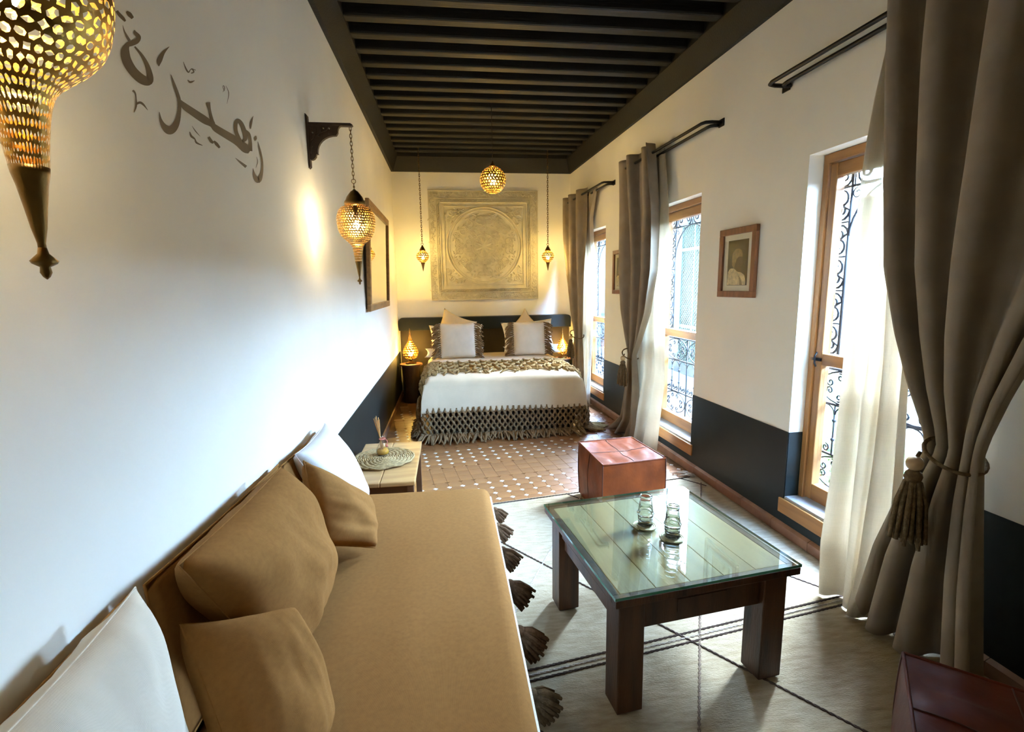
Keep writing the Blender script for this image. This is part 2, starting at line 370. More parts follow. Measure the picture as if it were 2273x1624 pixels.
def seen(c):       # open floor that the camera sees, nearest first
    if -.35 < c.x < 1.45 and 3.22 < c.y < 4.7: return 0
    if 1.45 <= c.x < 1.92 and 3.3 < c.y < 6.0: return 1
    if c.x <= -.35 and 3.5 < c.y < 6: return 2
    return 9
tiles.sort(key=lambda t: (seen(t[0]) == 9, (t[0]-Vector((.7, 0))).length)); dias.sort(key=lambda c: (seen(c) == 9, c.length))
for c, nm, mi in tiles[:300]: inst('floor_tile', TM[nm, mi][1], floor, (c.x, c.y, rnd.uniform(-.0012, .0004)), FA)
rest = MB(); restd = MB()
rot = Matrix.Rotation(FA, 3, 'Z')
for c, nm, mi in tiles[300:]:
    m0 = TM[nm, mi][0]; dz = rnd.uniform(-.0012, .0004); rest.add([rot@Vector(v)+Vector((c.x, c.y, dz)) for v in m0.v], m0.f)
o = rest.build('floor_tiles_rest', terra, floor); o['kind'] = 'stuff'
for c in dias[:300]: inst('white_tile', DM[1], floor, (c.x, c.y, 0), FA)
for c in dias[300:]: restd.add([rot@Vector(v)+Vector((c.x, c.y, 0)) for v in DM[0].v], DM[0].f)
if restd.v: o = restd.build('white_tiles_rest', whitetile, floor); o['kind'] = 'stuff'

# ------------------------------------------------------------------ windows (local: x outward, y along wall, z up)
WW = WIN[0][1]-WIN[0][0]
def spiral(c, r0, r1, a0, turns, n=16):
    return [Vector((0, c[0]+lerp(r1, r0, t/n)*math.cos(a0+turns*2*PI*t/n), c[1]+lerp(r1, r0, t/n)*math.sin(a0+turns*2*PI*t/n))) for t in range(n+1)]
def s_scroll(y0, y1, z0, z1, flip):
    w, h = y1-y0, z1-z0; R = w*.46; cy_ = (y0+y1)/2; s = -1 if flip else 1
    top = [Vector((0, cy_+s*(p.y-cy_), p.z)) for p in spiral((cy_, z1-R*1.05), R*.22, R, PI, -1.35)]
    bot = [Vector((0, cy_+s*(p.y-cy_), p.z)) for p in spiral((cy_, z0+R*1.05), R*.22, R, 0, -1.35)]
    return top[::-1]+[(top[0]*.66+bot[0]*.34)+Vector((0, s*w*.02, 0)), (top[0]*.34+bot[0]*.66)-Vector((0, s*w*.02, 0))]+bot
GX = .162
def grille_meshes():
    parts = []; r = .0066
    g0, g1 = .012, WW-.012; u0, u1 = 1.09, 2.11; bw = .115
    T = lambda path, rr=r, k=5: parts.append(('scroll', MB().tube([p+Vector((GX, 0, 0)) for p in path], rr, k)))
    B = lambda y0, z0, y1, z1, rr=.0075: parts.append(('bar', MB().tube([(GX, y0, z0), (GX, y1, z1)], rr, 5)))
    for yy in (g0, g0+bw, g1-bw, g1): B(yy, u0, yy, u1)
    B(g0, u1, g1, u1); B(g0, u1-bw, g1, u1-bw); B(g0, u0, g0+bw, u0); B(g1-bw, u0, g1, u0)
    n = 5; hh = (u1-bw-u0)/n
    for k in range(n):
        z0 = u0+k*hh
        T(s_scroll(g0, g0+bw, z0+.004, z0+hh-.004, k % 2)); T(s_scroll(g1-bw, g1, z0+.004, z0+hh-.004, (k+1) % 2))
        B(g0, z0, g0+bw, z0, .004); B(g1-bw, z0, g1, z0, .004)
    m = 3; ww = (g1-g0)/m
    for k in range(m):      # top band: pairs of curls
        c = g0+(k+.5)*ww
        T(spiral((c-ww*.24, u1-bw*.5), .012, bw*.44, -PI/2, 1.3)); T([Vector((0, 2*c-p.y, p.z)) for p in spiral((c-ww*.24, u1-bw*.5), .012, bw*.44, -PI/2, 1.3)])
        B(c, u1-bw, c, u1, .004)
    a0, a1 = g0+bw, g1-bw; R = (a1-a0)/2   # arch
    T([Vector((0, (a0+a1)/2+R*math.cos(PI*t/16), u1-bw-R+R*math.sin(PI*t/16))) for t in range(17)], .006)
    for s in (0, 1):
        P = spiral((a0+.035, u1-bw-.04), .008, .03, PI/2, 1.2)
        T(P if s == 0 else [Vector((0, a0+a1-p.y, p.z)) for p in P], .004)
    # lower panel
    l0, l1 = .33, 1.02; zc, zd = l0+.2, l1-.2
    B(g0, l0, g1, l0); B(g0, l1, g1, l1); B(g0, zc, g1, zc); B(g0, zd, g1, zd)
    for yy in (g0, (g0+g1)/2, g1): B(yy, l0, yy, l1)
    for half in (0, 1):
        h0 = g0+half*(g1-g0)/2; hw = (g1-g0)/2; c = h0+hw/2
        for z0, z1 in ((l0, zc), (zd, l1)):
            zm = (z0+z1)/2; ry, rz_ = hw*.47, (z1-z0)*.47
            T([Vector((0, c+ry*math.cos(2*PI*t/20), zm+rz_*math.sin(2*PI*t/20))) for t in range(21)], .005)
            for t in range(8):
                a = 2*PI*(t+.5)/8; rr = .024
                cc = (c+ry*.66*math.cos(a), zm+rz_*.66*math.sin(a))
                T(spiral(cc, .006, rr, a, 1.2 if t % 2 else -1.2, 12), .005, 4)
        for k in range(1, 3):
            yy = h0+hw*k/3; B(yy, zc, yy, zd, .005)
            parts.append(('collar', MB().sphere((GX, yy, zd-.09), .012, 6, 4))); parts.append(('collar', MB().sphere((GX, yy, zc+.09), .012, 6, 4)))
        for k in range(3):
            c2 = h0+hw*(k+.5)/3
            T([Vector((0, c2+hw/6.3*math.cos(PI*t/8), zd-.055+.05*math.sin(PI*t/8))) for t in range(9)], .004)
            T(spiral((c2-.02, zc+.035), .005, .026, PI/2, 1.3, 10), .005, 4); T(spiral((c2+.02, zc+.035), .005, .026, PI/2, -1.3, 10), .005, 4)
    return [(nm, mb.mesh('grille_'+nm, grille_m, True)) for nm, mb in parts]
GM = grille_meshes()
def make_window(idx, y0):
    base = rw(y0, 0, 0)
    w = empty('window_%d' % (idx+1), base, TH); w['kind'] = 'structure'
    fx0, fx1 = .086, .15; fw = .04; lw = .046
    z0, z1 = WZ0+.012, WZ1
    # fixed frame
    MB().box(fx0, fx1+.01, .004, fw, z0, z1-.002).build('frame_stile', pine, w, bev=.004)
    MB().box(fx0, fx1+.01, WW-fw, WW-.004, z0, z1-.002).build('frame_stile', pine, w, bev=.004)
    MB().box(fx0-.006, fx1+.01, fw, WW-fw, z1-.05, z1-.002).build('frame_rail', pine_h, w, bev=.004)
    # sash
    a, b = fw+.003, WW-fw-.003; sx0, sx1 = fx0+.012, fx1
    sash = MB().box(sx0, sx1, a, a+.02, z0+.02, z1-.056).build('sash', pine, w, bev=.004)
    for ya, yb in ((a+.0005, a+lw), (b-lw, b)): MB().box(sx0-.001, sx1+.001, ya, yb, z0+.01, z1-.055).build('stile', pine, sash, bev=.005)
    for za, zb in ((z0+.01, z0+.105), (1.04, 1.105), (z1-.055-.07, z1-.055)): MB().box(sx0, sx1, a+lw, b-lw, za, zb).build('rail', pine_h, sash, bev=.005)
    for za, zb in ((z0+.105, 1.04), (1.105, z1-.125)): MB().box(sx0+.024, sx0+.028, a+lw, b-lw, za, zb).build('glass_pane', glass_pane, w)
    # latch
    mb = MB().box(sx0-.012, sx0-.001, WW-fw-.05, WW-fw+.02, 1.062, 1.078); mb.tube([(sx0-.01, WW-fw-.02, 1.03), (sx0-.02, WW-fw-.02, 1.05), (sx0-.02, WW-fw-.02, 1.09), (sx0-.008, WW-fw-.02, 1.11)], .005, 6)
    mb.build('latch', iron, w)
    # sill
    MB().box(-.0, fx1+.03, .001, WW-.001, WZ0-.03, WZ0+.012).build('sill_slab', stone, w, bev=.004)
    MB().box(-.016, -.0005, -.03, WW+.03, .132, WZ0-.004).build('sill_board', pine_h, w, bev=.004)
    g = empty('window_grille', rw(y0, 0, 0), TH)
    for nm, me in GM: inst(nm, me, g)
    return w, g
LBL = ['black wrought iron scroll grille outside the window nearest the coffee table', 'black wrought iron scroll grille in the window behind the tan leather pouf', 'black wrought iron scroll grille in the window beside the bed']
for i, (a, b) in enumerate(WIN):
    w, g = make_window(i, a); tag(g, LBL[i], 'grille', 'iron grilles in the windows')
    # daylight portal of the opening
    ld = bpy.data.lights.new('portal', 'AREA'); ld.shape = 'RECTANGLE'; ld.size = WW; ld.size_y = WZ1-WZ0
    try: ld.cycles.is_portal = True
    except Exception: pass
    lo = bpy.data.objects.new('daylight_portal', ld); C.objects.link(lo)
    p = rw((a+b)/2, -WTH-.02, (WZ0+WZ1)/2); lo.location = p
    lo.rotation_euler = Vector((-1, SR, 0)).to_track_quat('-Z', 'Y').to_euler()

# ------------------------------------------------------------------ courtyard outside
XO = 5.2
blocker = tag(MB().prism([rw(-6, 0, 3.5), rw(-6, -WTH, 3.5), rw(-6, -WTH, 9.0), rw(-6, 0, 9.0)], rw(16, 0, 0)-rw(-6, 0, 0)).build('wall_sky_blocker', blocker_m), None, None, kind='structure')  # unseen tall wall, added to keep sky light off the courtyard wall
MB().prism([rw(-6, -WTH+.1, -.5), rw(-6, -WTH, -.5), rw(-6, -WTH, 3.5), rw(-6, -WTH+.1, 3.5)], rw(YN, 0, 0)-rw(-6, 0, 0)).build('sky_blocker_side', blocker_m, blocker)  # near-side extension of the added light-blocking wall, out of view
MB().prism([rw(LY+.3, -WTH+.1, -.5), rw(LY+.3, -WTH, -.5), rw(LY+.3, -WTH, 3.5), rw(LY+.3, -WTH+.1, 3.5)], rw(16, 0, 0)-rw(LY+.3, 0, 0)).build('sky_blocker_side', blocker_m, blocker)  # far-side extension of the same added blocker, out of view
gr = tag(MB().box(2.5, XO+.2, -6, 16, -.6, -.5).build('ground', ground_m), None, None, kind='structure')
cw = tag(MB().box(XO, XO+.2, -6, 16, -.5, 2.54).build('wall_courtyard', plaster_out), None, None, kind='structure')
MB().box(2.2, XO, -6, -5.8, -.5, 6).build('sky_blocker_end', plaster_out, cw); MB().box(1.8, XO, 15.8, 16, -.5, 6).build('sky_blocker_end', plaster_out, cw)  # unseen ends, added to stop sky light entering along the courtyard
MB().box(XO, XO+.2, 8.6, 15.8, 2.54, 3.3).build('upper_wall', plaster_out, cw)
for k, sy in enumerate((10.02,)):
    sh = empty('shutter_window', (XO-.06, sy, 0)); tag(sh, ['pale blue lattice shutter across the courtyard seen through the middle window', 'pale blue lattice shutter on the courtyard wall opposite the near window'][k], 'shutter', 'lattice shutters across the courtyard')
    sw, s0, s1 = .62, -.28, 2.78
    for yy in (-sw, -.03, sw-.06): MB().box(0, .055, yy, yy+.06, s0, s1).build('stile', shutter_m, sh)
    for zz in (s0, .55, 2.2, s1-.06): MB().box(.002, .053, -sw, sw, zz, zz+.07).build('rail', shutter_m, sh)
    for ya, yb in ((-sw+.06, -.03), (.03, sw-.06)):
        for za, zb in ((s0+.07, .55), (.62, 2.2), (2.27, s1-.06)):
            mb = MB(); n = 9; w_ = yb-ya; h_ = zb-za; st = .085
            for s in (1, -1):
                k2 = -int(h_/st)-1
                while k2*st < w_+h_:
                    pa, pb = [], None
                    # clip diagonal line y = ya + k2*st + s*t
                    t0, t1 = 0, h_
                    ys_ = ya+k2*st if s > 0 else yb-k2*st
                    def clip(t): return ys_+s*t
                    tt = [t for t in (t0, t1)]
                    lo_, hi_ = (ya-ys_)*s, (yb-ys_)*s
                    lo_, hi_ = max(0, min(lo_, hi_)), min(h_, max(lo_, hi_))
                    if hi_-lo_ > .02: mb.tube([(.02+.012*(s > 0), clip(lo_), za+lo_), (.02+.012*(s > 0), clip(hi_), za+hi_)], .012, 4)
                    k2 += 1
            mb.build('lattice', shutter_m, sh)
plt = empty('courtyard_plant', (3.45, 3.95, -.5)); tag(plt, 'leafy green shrub growing in the courtyard outside the near window', 'plant')
mb = MB()
for k in range(420):
    c = Vector((rnd.gauss(0, .22), rnd.gauss(0, .3), abs(rnd.gauss(.55, .28)))); a = Vector((rnd.gauss(0, 1), rnd.gauss(0, 1), rnd.gauss(0, .6))).normalized(); b = a.orthogonal().normalized(); l = rnd.uniform(.05, .1)
    mb.add([c-a*l, c+b*l*.4, c+a*l, c-b*l*.4], [(0, 1, 2, 3)])
o = mb.build('foliage', leafm, plt); o['kind'] = 'stuff'
mb = MB()
for k in range(7): mb.tube([(0, 0, 0), (rnd.gauss(0, .06), rnd.gauss(0, .08), .35), (rnd.gauss(0, .16), rnd.gauss(0, .2), .8)], [.02, .013, .005], 5)
mb.build('stem', nightwood, plt)

# ================================================================== WALL THINGS
# calligraphy on the left wall: strokes as (x, y, width) in an enlarged crop of the photo, carried onto the wall plane
def stroke(mb, pts, n=6):
    P = cat_rom([(a, b, c) for a, b, c in pts], n); L_, R_ = [], []
    for i, p in enumerate(P):
        a, b = P[max(0, i-1)], P[min(len(P)-1, i+1)]; t = Vector((b.x-a.x, b.y-a.y)); t = t.normalized() if t.length > 1e-6 else Vector((1, 0))
        q = Vector((-t.y, t.x))*max(p.z*1.12, 2.0)/2
        for s, arr in ((1, L_), (-1, R_)): arr.append(ol(240+(p.x+s*q.x)/3.867, (p.y+s*q.y)/3.867, .0012))
    k = len(P); mb.add(L_+R_, [(i, i+1, k+i+1, k+i) for i in range(k-1)])
CALL = {
 'letter': [
  [(228, 400, 12), (285, 470, 22), (328, 545, 32), (354, 625, 44), (352, 695, 62), (290, 680, 72), (215, 612, 70), (160, 520, 72), (146, 440, 66), (165, 388, 40), (200, 372, 42), (245, 352, 40), (262, 318, 34), (232, 282, 26), (228, 258, 4)],
  [(125, 215, 2), (142, 275, 12), (185, 352, 22)],
  [(540, 640, 3), (565, 720, 20), (595, 805, 26), (612, 870, 26), (610, 960, 30), (590, 1050, 46), (555, 1105, 62), (520, 1115, 66), (480, 1085, 44), (452, 1030, 22), (440, 960, 3)],
  [(605, 845, 6), (650, 905, 46), (740, 970, 56), (830, 1030, 58), (890, 1068, 40), (930, 1105, 52), (1020, 1160, 56), (1110, 1215, 60), (1180, 1275, 66), (1215, 1300, 36)],
  [(858, 880, 34), (872, 945, 20), (888, 1020, 26), (900, 1065, 36)],
  [(1130, 1205, 30), (1098, 1130, 30), (1096, 1060, 30), (1115, 1035, 30), (1145, 1065, 32), (1170, 1130, 34), (1178, 1190, 30), (1150, 1215, 16)],
  [(1165, 1108, 12), (1205, 1150, 26), (1222, 1220, 22), (1216, 1295, 40)],
  [(1285, 1215, 4), (1305, 1300, 16), (1322, 1390, 16), (1318, 1480, 22), (1290, 1545, 44), (1258, 1510, 26), (1243, 1445, 3)]],
 'mark': [
  [(75, 92, 18), (92, 120, 26), (125, 155, 26), (148, 182, 14)], [(158, 100, 14), (182, 122, 34), (212, 156, 22)],
  [(525, 400, 3), (475, 450, 26), (440, 520, 40), (436, 568, 6)],
  [(645, 530, 3), (668, 590, 12), (690, 620, 10), (705, 600, 6), (722, 592, 10), (735, 618, 10), (712, 628, 8)], [(722, 590, 4), (752, 602, 5)], [(682, 685, 4), (705, 705, 14), (742, 692, 4)],
  [(985, 790, 2), (1000, 760, 6), (992, 735, 5), (985, 745, 4), (998, 780, 6)], [(1010, 735, 2), (1035, 800, 6), (1020, 890, 2)],
  [(212, 775, 16), (232, 800, 12), (240, 850, 10), (240, 910, 14), (222, 965, 4)], [(245, 890, 16), (275, 880, 18), (305, 900, 14), (340, 945, 3)],
  [(700, 1130, 6), (712, 1165, 16), (735, 1185, 14), (745, 1195, 10), (760, 1225, 14), (810, 1248, 4)], [(720, 1080, 2), (750, 1125, 7), (790, 1170, 2)],
  [(862, 1175, 20), (885, 1212, 24), (905, 1225, 16)], [(908, 1210, 12), (930, 1235, 24), (958, 1268, 16)],
  [(1245, 995, 2), (1228, 1055, 16), (1222, 1105, 8)], [(1268, 1165, 8), (1265, 1190, 20), (1260, 1208, 4)],
  [(1092, 1355, 2), (1130, 1388, 14), (1185, 1432, 22)], [(1275, 1345, 2), (1283, 1390, 6), (1268, 1440, 2)]]}
cal = empty('wall_calligraphy', ol(430, 230, .001)); tag(cal, 'brown Arabic calligraphy painted on the white wall above the daybed', 'lettering')
inv = Matrix.Translation(-cal.location)
for nm, strokes in CALL.items():
    for st in strokes:
        mb = MB(); stroke(mb, st); mb.v = [tuple(Vector(v)-cal.location) for v in mb.v]; mb.build(nm, paint, cal)

# carved plaster panel on the back wall
def panel():
    x0, x1, z0, z1 = -.225, 1.285, 1.327, 2.805; cx, cz = (x0+x1)/2, (z0+z1)/2; hw, hh = (x1-x0)/2, (z1-z0)/2
    t = empty('carved_panel', (cx, LY, cz)); tag(t, 'square carved plaster relief with a round medallion above the headboard', 'wall panel')
    MB().box(-hw, hw, -.014, -.001, -hh, hh).build('slab', carved, t)
    def fr(nm, ins, w, d):
        mb = MB(); a, b = hw-ins, hh-ins
        for bx in ((-a, a, b-w, b), (-a, a, -b, -b+w), (-a, -a+w, -b+w, b-w), (a-w, a, -b+w, b-w)): mb.box(bx[0], bx[1], -.014-d, -.0135, bx[2], bx[3])
        mb.build(nm, carved, t, bev=.002)
    fr('border', 0, .012, .006); fr('border', .10, .010, .008); fr('border', .15, .012, .01); fr('border', .205, .008, .008)
    def ring(r, w): MB().tube([(r*math.cos(2*PI*k/72), -.015, r*math.sin(2*PI*k/72)) for k in range(72)], w, 6, closed=True).build('ring', carved, t, True)
    ring(.52, .011); ring(.485, .006); ring(.16, .006)
    # rope moulding
    mb = MB(); n = 58
    for k in range(n):
        u = -1+2*(k+.5)/n; a = hw-.131; b = hh-.131
        for (px, pz, dx, dz) in ((u*a, b, 1, 1), (u*a, -b, 1, 1), (-a, u*b, 1, 1), (a, u*b, 1, 1)):
            mb.tube([(px-.012*dx, -.016, pz-.012*dz), (px, -.021, pz), (px+.012*dx, -.016, pz+.012*dz)], [.003, .007, .003], 5)
    o = mb.build('rope_moulding', carved, t, True); o['kind'] = 'stuff'
    # outer band script-like relief
    mb = MB(); r2 = random.Random(3)
    for k in range(150):
        u = -1+2*(k+.5)/150
        for s in range(4):
            p = [(u*(hw-.03), hh-.055), (u*(hw-.03), -hh+.055), (-hw+.055, u*(hh-.03)), (hw-.055, u*(hh-.03))][s]
            a = r2.uniform(0, PI); l = r2.uniform(.012, .03); bx = Vector((math.cos(a), 0, math.sin(a)))*l; c = Vector((p[0]+r2.gauss(0, .006), -.015, p[1]+r2.gauss(0, .006))) if s < 2 else Vector((p[0]+r2.gauss(0, .02), -.015, p[1]))
            if s < 2: c.z += r2.uniform(-.03, .03)
            m2 = c+bx*.1+Vector((-bx.z, 0, bx.x))*.5
            mb.tube([c-bx, m2, c+bx], [.003, .0065, .002], 5)
    o = mb.build('border_relief', carved, t, True); o['kind'] = 'stuff'
    # arabesque: mirrored scrolls with leaves, eightfold in the medallion, fourfold in the corners
    mb = MB(); lv = MB()
    def put(path, w):
        mb.tube([Vector((p[0], -.016, p[1])) for p in path], w, 5)
    def leaf(x, z, a, l, w):
        d = Vector((math.cos(a), 0, math.sin(a))); nn = Vector((-d.z, 0, d.x)); c = Vector((x, -.0145, z))
        lv.add([c, c+d*l*.5+nn*w, c+d*l, c+d*l*.5-nn*w, c+d*l*.5+Vector((0, -.009, 0))], [(0, 1, 4), (1, 2, 4), (2, 3, 4), (3, 0, 4)])
    def sp(cx_, cz_, r, a0, tr, n=18): return [(cx_+lerp(r, r*.15, k/n)*math.cos(a0+tr*2*PI*k/n), cz_+lerp(r, r*.15, k/n)*math.sin(a0+tr*2*PI*k/n)) for k in range(n+1)]
    for k in range(8):
        a = 2*PI*k/8+PI/8
        for s in (1, -1):
            def tr(p, a=a, s=s): x, z = p[0], p[1]*s; return (x*math.cos(a)-z*math.sin(a), x*math.sin(a)+z*math.cos(a))
            put([tr(p) for p in sp(.335, .075, .085, PI, -1.5 if s else 1.5)], .006)
            put([tr((.06+.4*q/10, .02+.11*math.sin(PI*q/10))) for q in range(11)], .005)
            put([tr(p) for p in sp(.225, .045, .045, PI, 1.4)], .005)
            for q in range(11):
                rr = .09+.036*q; x, z = tr((rr, .012+.11*math.sin(PI*q/10)*(.6+.4*(q % 2)))); leaf(x, z, a+s*(.5+.25*q), .045, .011)
            for q in range(7):
                x, z = tr((.335+.085*math.cos(q), .075+.085*math.sin(q))); leaf(x, z, a+s*(q+1.2), .036, .01)
        leaf(.02*math.cos(a), .02*math.sin(a), a, .12, .022)
    for sx in (1, -1):
        for sz in (1, -1):
            for q in range(26):
                u = r2.uniform(0, 1); v = r2.uniform(0, 1-u*.55); x = .505-.2*u; z = .49-.2*v
                if x*x+z*z > .545**2: leaf(sx*x, sz*z, r2.uniform(0, 6.28), .06, .014)
            put([(sx*p[0], sz*p[1]) for p in sp(.455, .44, .05, 0, 1.6)], .006); put([(sx*p[0], sz*p[1]) for p in sp(.36, .48, .032, 0, -1.5)], .005); put([(sx*p[0], sz*p[1]) for p in sp(.49, .345, .032, 0, 1.5)], .005)
    o = mb.build('arabesque_scrolls', carved, t, True); o['kind'] = 'stuff'
    o = lv.build('arabesque_leaves', carved, t); o['kind'] = 'stuff'
    for ch in t.children:
        if ch.name.split('.')[0] != 'slab':
            for v in ch.data.vertices: v.co.y = min(-.002, -.014+(v.co.y+.014)*2.2)
panel()

# mirror on the left wall
mr = empty('wall_mirror', (XL, 5.04, 1.31)); tag(mr, 'wide wooden framed mirror hanging on the left wall near the bed', 'mirror'); mr.rotation_euler = (0, math.radians(2.2), 0)
mb_h = .93; hw = .70
for bx in ((.012, .045, -hw, hw, 0, .06), (.012, .045, -hw, hw, mb_h-.06, mb_h)): MB().box(*bx).build('frame_rail', mirrorwood, mr, bev=.006)
for bx in ((.012, .045, -hw, -hw+.06, .06, mb_h-.06), (.012, .045, hw-.06, hw, .06, mb_h-.06)): MB().box(*bx).build('frame_stile', mirrorwood, mr, bev=.006)
MB().box(.02, .03, -hw+.055, hw-.055, .055, mb_h-.055).build('glass', mirror_m, mr)
MB().box(.003, .02, -hw+.02, hw-.02, .02, mb_h-.02).build('back_board', backing, mr)

# framed photographs on the right wall (local: x into the room)
def framed(y0, y1, z0, z1, label, flip=False):
    yc, zc = (y0+y1)/2, (z0+z1)/2; hw, hh = (y1-y0)/2, (z1-z0)/2
    t = empty('framed_photograph', rw(yc, .0, zc), TH+PI); tag(t, label, 'picture', 'framed portrait photographs between the windows')
    fw = .042
    for bx in ((.001, .026, -hw, hw, -hh, -hh+fw), (.001, .026, -hw, hw, hh-fw, hh)): MB().box(*bx).build('frame_rail', framewood, t, bev=.003)
    for bx in ((.001, .026, -hw, -hw+fw, -hh+fw, hh-fw), (.001, .026, hw-fw, hw, -hh+fw, hh-fw)): MB().box(*bx).build('frame_stile', framewood, t, bev=.003)
    MB().box(.002, .010, -hw+fw-.004, hw-fw+.004, -hh+fw-.004, hh-fw+.004).build('mat_board', paper, t)
    pw, ph = (hw-fw)*.70, (hh-fw)*.80
    pr = MB().box(.010, .0108, -pw, pw, -ph, ph).build('print', ph_dark, t)
    def shape(nm, pts, m, d):
        # viewed from the room the local +y runs to the viewer's left
        P = [Vector((d, (-(1-2*u) if flip else (1-2*u))*pw, (1-2*v)*ph)) for u, v in pts]
        MB().prism(P, (.0004, 0, 0)).build(nm, m, pr)
    shape('neck', [(.30, .56), (.66, .5), (.74, .75), (.3, .75)], ph_skin, .0109)
    shape('face', [(.27, .36), (.24, .44), (.19, .49), (.24, .51), (.235, .55), (.27, .575), (.28, .62), (.40, .64), (.56, .60), (.62, .46), (.6, .34), (.42, .30)], ph_skin, .0113)
    shape('headwrap', [(.25, .38), (.26, .30), (.32, .23), (.45, .19), (.62, .20), (.74, .27), (.78, .40), (.76, .55), (.66, .62), (.60, .52), (.54, .42), (.42, .37), (.32, .37)], ph_wrap, .0117)
    shape('shawl', [(.06, .90), (.12, .78), (.28, .72), (.46, .70), (.66, .62), (.84, .62), (.95, .70), (.98, .99), (.06, .99)], ph_shawl, .0121)
    shape('fold', [(.2, .99), (.3, .84), (.42, .78), (.36, .9), (.34, .99)], ph_wrap, .0125)
    MB().box(.014, .0155, -hw+fw, hw-fw, -hh+fw, hh-fw).build('glass', glass_pane, t)
framed(2.955, 3.35, 1.407, 1.863, 'brown wooden frame with a headscarf portrait hanging between the near and middle windows')
framed(4.98, 5.375, 1.407, 1.87, 'brown wooden frame half hidden behind the middle taupe curtain')

# ================================================================== CURTAINS
def rod(y0, y1, z, label):
    t = empty('curtain_rod', rw((y0+y1)/2, 0, z)); tag(t, label, 'curtain rod', 'black double curtain rods')
    L0 = t.location
    for off, ins, dz in ((.125, 0, .0), (.06, .035, -.012)):
        P = [rw(y0+ins, .004, z+dz), rw(y0+ins, off*.6, z+dz), rw(y0+ins+.012, off*.9, z+dz), rw(y0+ins+.045, off, z+dz), rw(y1-ins-.045, off, z+dz), rw(y1-ins-.012, off*.9, z+dz), rw(y1-ins, off*.6, z+dz), rw(y1-ins, .004, z+dz)]
        MB().tube([p-L0 for p in P], .0115, 8).build('rod_bar', iron, t, True)
    for yy in (y0, y1): MB().prism([rw(yy-.03, .0005, z-.03)-L0, rw(yy+.03, .0005, z-.03)-L0, rw(yy+.03, .0005, z+.02)-L0, rw(yy-.03, .0005, z+.02)-L0], (-.006, 0, 0)).build('wall_plate', iron, t)
RZ = 2.60
rod(1.15, 2.80, RZ, 'black curtain rod above the window nearest the coffee table')
rod(3.43, 4.98, RZ, 'black curtain rod above the middle window')
rod(5.42, 6.95, RZ, 'black curtain rod above the window beside the bed')

def drape(name, mat, rows, folds, label, cat, group, seed, nu=96, nv=60, solid=.003, ph=0.0, wob=.8):
    # rows: (z, y0, y1, off, amp) from the top down; y0 is the far edge, y1 the near edge
    r3 = random.Random(seed); phs = [r3.uniform(-wob, wob) for _ in range(folds*2+3)]
    zt, zb = rows[0][0], rows[-1][0]
    t = empty(name, rw((rows[-1][1]+rows[-1][2])/2, rows[-1][3], zb)); L0 = Vector(t.location)
    def fn(u, v):
        z = lerp(zt, zb, v)
        # smooth interpolation
        g = lambda c: table_interp(rows, z, c)
        y0, y1, off, amp = g(1), g(2), g(3), g(4)
        k = u*folds*2; i = int(k); jit = lerp(phs[i], phs[i+1], k-i)
        a = u*folds*2*PI+ph+jit*1.6
        yy = lerp(y0, y1, u)+.25*amp*math.sin(2*a)
        oo = off+amp*(1+.5*jit)*math.sin(a)+.012*math.sin(u*9+z*3+seed)
        return rw(yy, max(oo, .03), z)-L0
    o = MB().grid(fn, nu, nv).build('cloth', mat, t, True, solid=solid)
    tag(t, label, cat, group); return t, L0
def pxrow(v, ul, ur, off, amp):
    a, b = orr(ul, v, off), orr(ur, v, off); return ((a.z+b.z)/2, a.y, b.y, off, amp)
def tie(t, L0, ytie, ztie, off, label=None, sc=1.0, y0=None, y1=None, zh=.2):
    # cord round the drape, wooden bead and tassel
    mb = MB(); w = (y1-y0)/2+.012; yc = (y0+y1)/2
    P = []
    for k in range(25):
        a = 2*PI*k/24; P.append(rw(yc+w*math.cos(a), off+.085*sc*math.sin(a)+.0, ztie+.045*math.cos(a)*-1)-L0)
    mb.tube(P, .006*sc, 6); mb.build('tie_cord', tassel_tp, t, True)
    p = rw(ytie, off+.10*sc, ztie-.02)-L0
    MB().tube([rw(ytie, off+.085*sc, ztie+.01)-L0, p], .006*sc, 6).build('tie_cord', tassel_tp, t, True)
    MB().sphere(p+Vector((0, 0, -.012*sc)), .024*sc, 12, 8).build('bead', beadm, t, True)
    tassel_mesh(p+Vector((0, 0, -.03*sc)), .24*sc, .048*sc, tassel_tp, t, Vector((0, 0, -1)))
def tassel_mesh(p, l, r, mat, parent, d, name='tassel', n=26, seed=1):
    d = d.normalized(); a = d.orthogonal().normalized(); b = d.cross(a); r4 = random.Random(seed); mb = MB()
    head = p+d*l*.16
    mb.sphere(head-d*l*.06, r*.52, 10, 6); mb.tube([p-d*l*.12, head], r*.2, 6)
    for k in range(n):
        ang = 2.399*k; rr = r*math.sqrt((k+.5)/n); dirv = a*math.cos(ang)+b*math.sin(ang)
        e = p+d*l*r4.uniform(.9, 1.04)+dirv*rr*1.05+Vector((0, 0, -.004))
        mb.tube([head+dirv*rr*.42, p+d*l*.45+dirv*rr*.8, e], [r*.14, r*.17, r*.12], 5)
    return mb.build(name, mat, parent, True)

hk = empty('tieback_hook', orr(2172, 845, .0)); tag(hk, 'small black tieback hook on the right wall by the near curtain', 'hook')
MB().tube([(0, 0, 0), (-.03, 0, 0), (-.04, 0, .012), (-.036, 0, .024)], .004, 6).build('hook_arm', iron, hk, True); MB().sphere((-.036, 0, .026), .006, 8, 5).build('tip', iron, hk, True)
G1, G2 = 'taupe curtains tied back with tassels', 'sheer cream curtains'
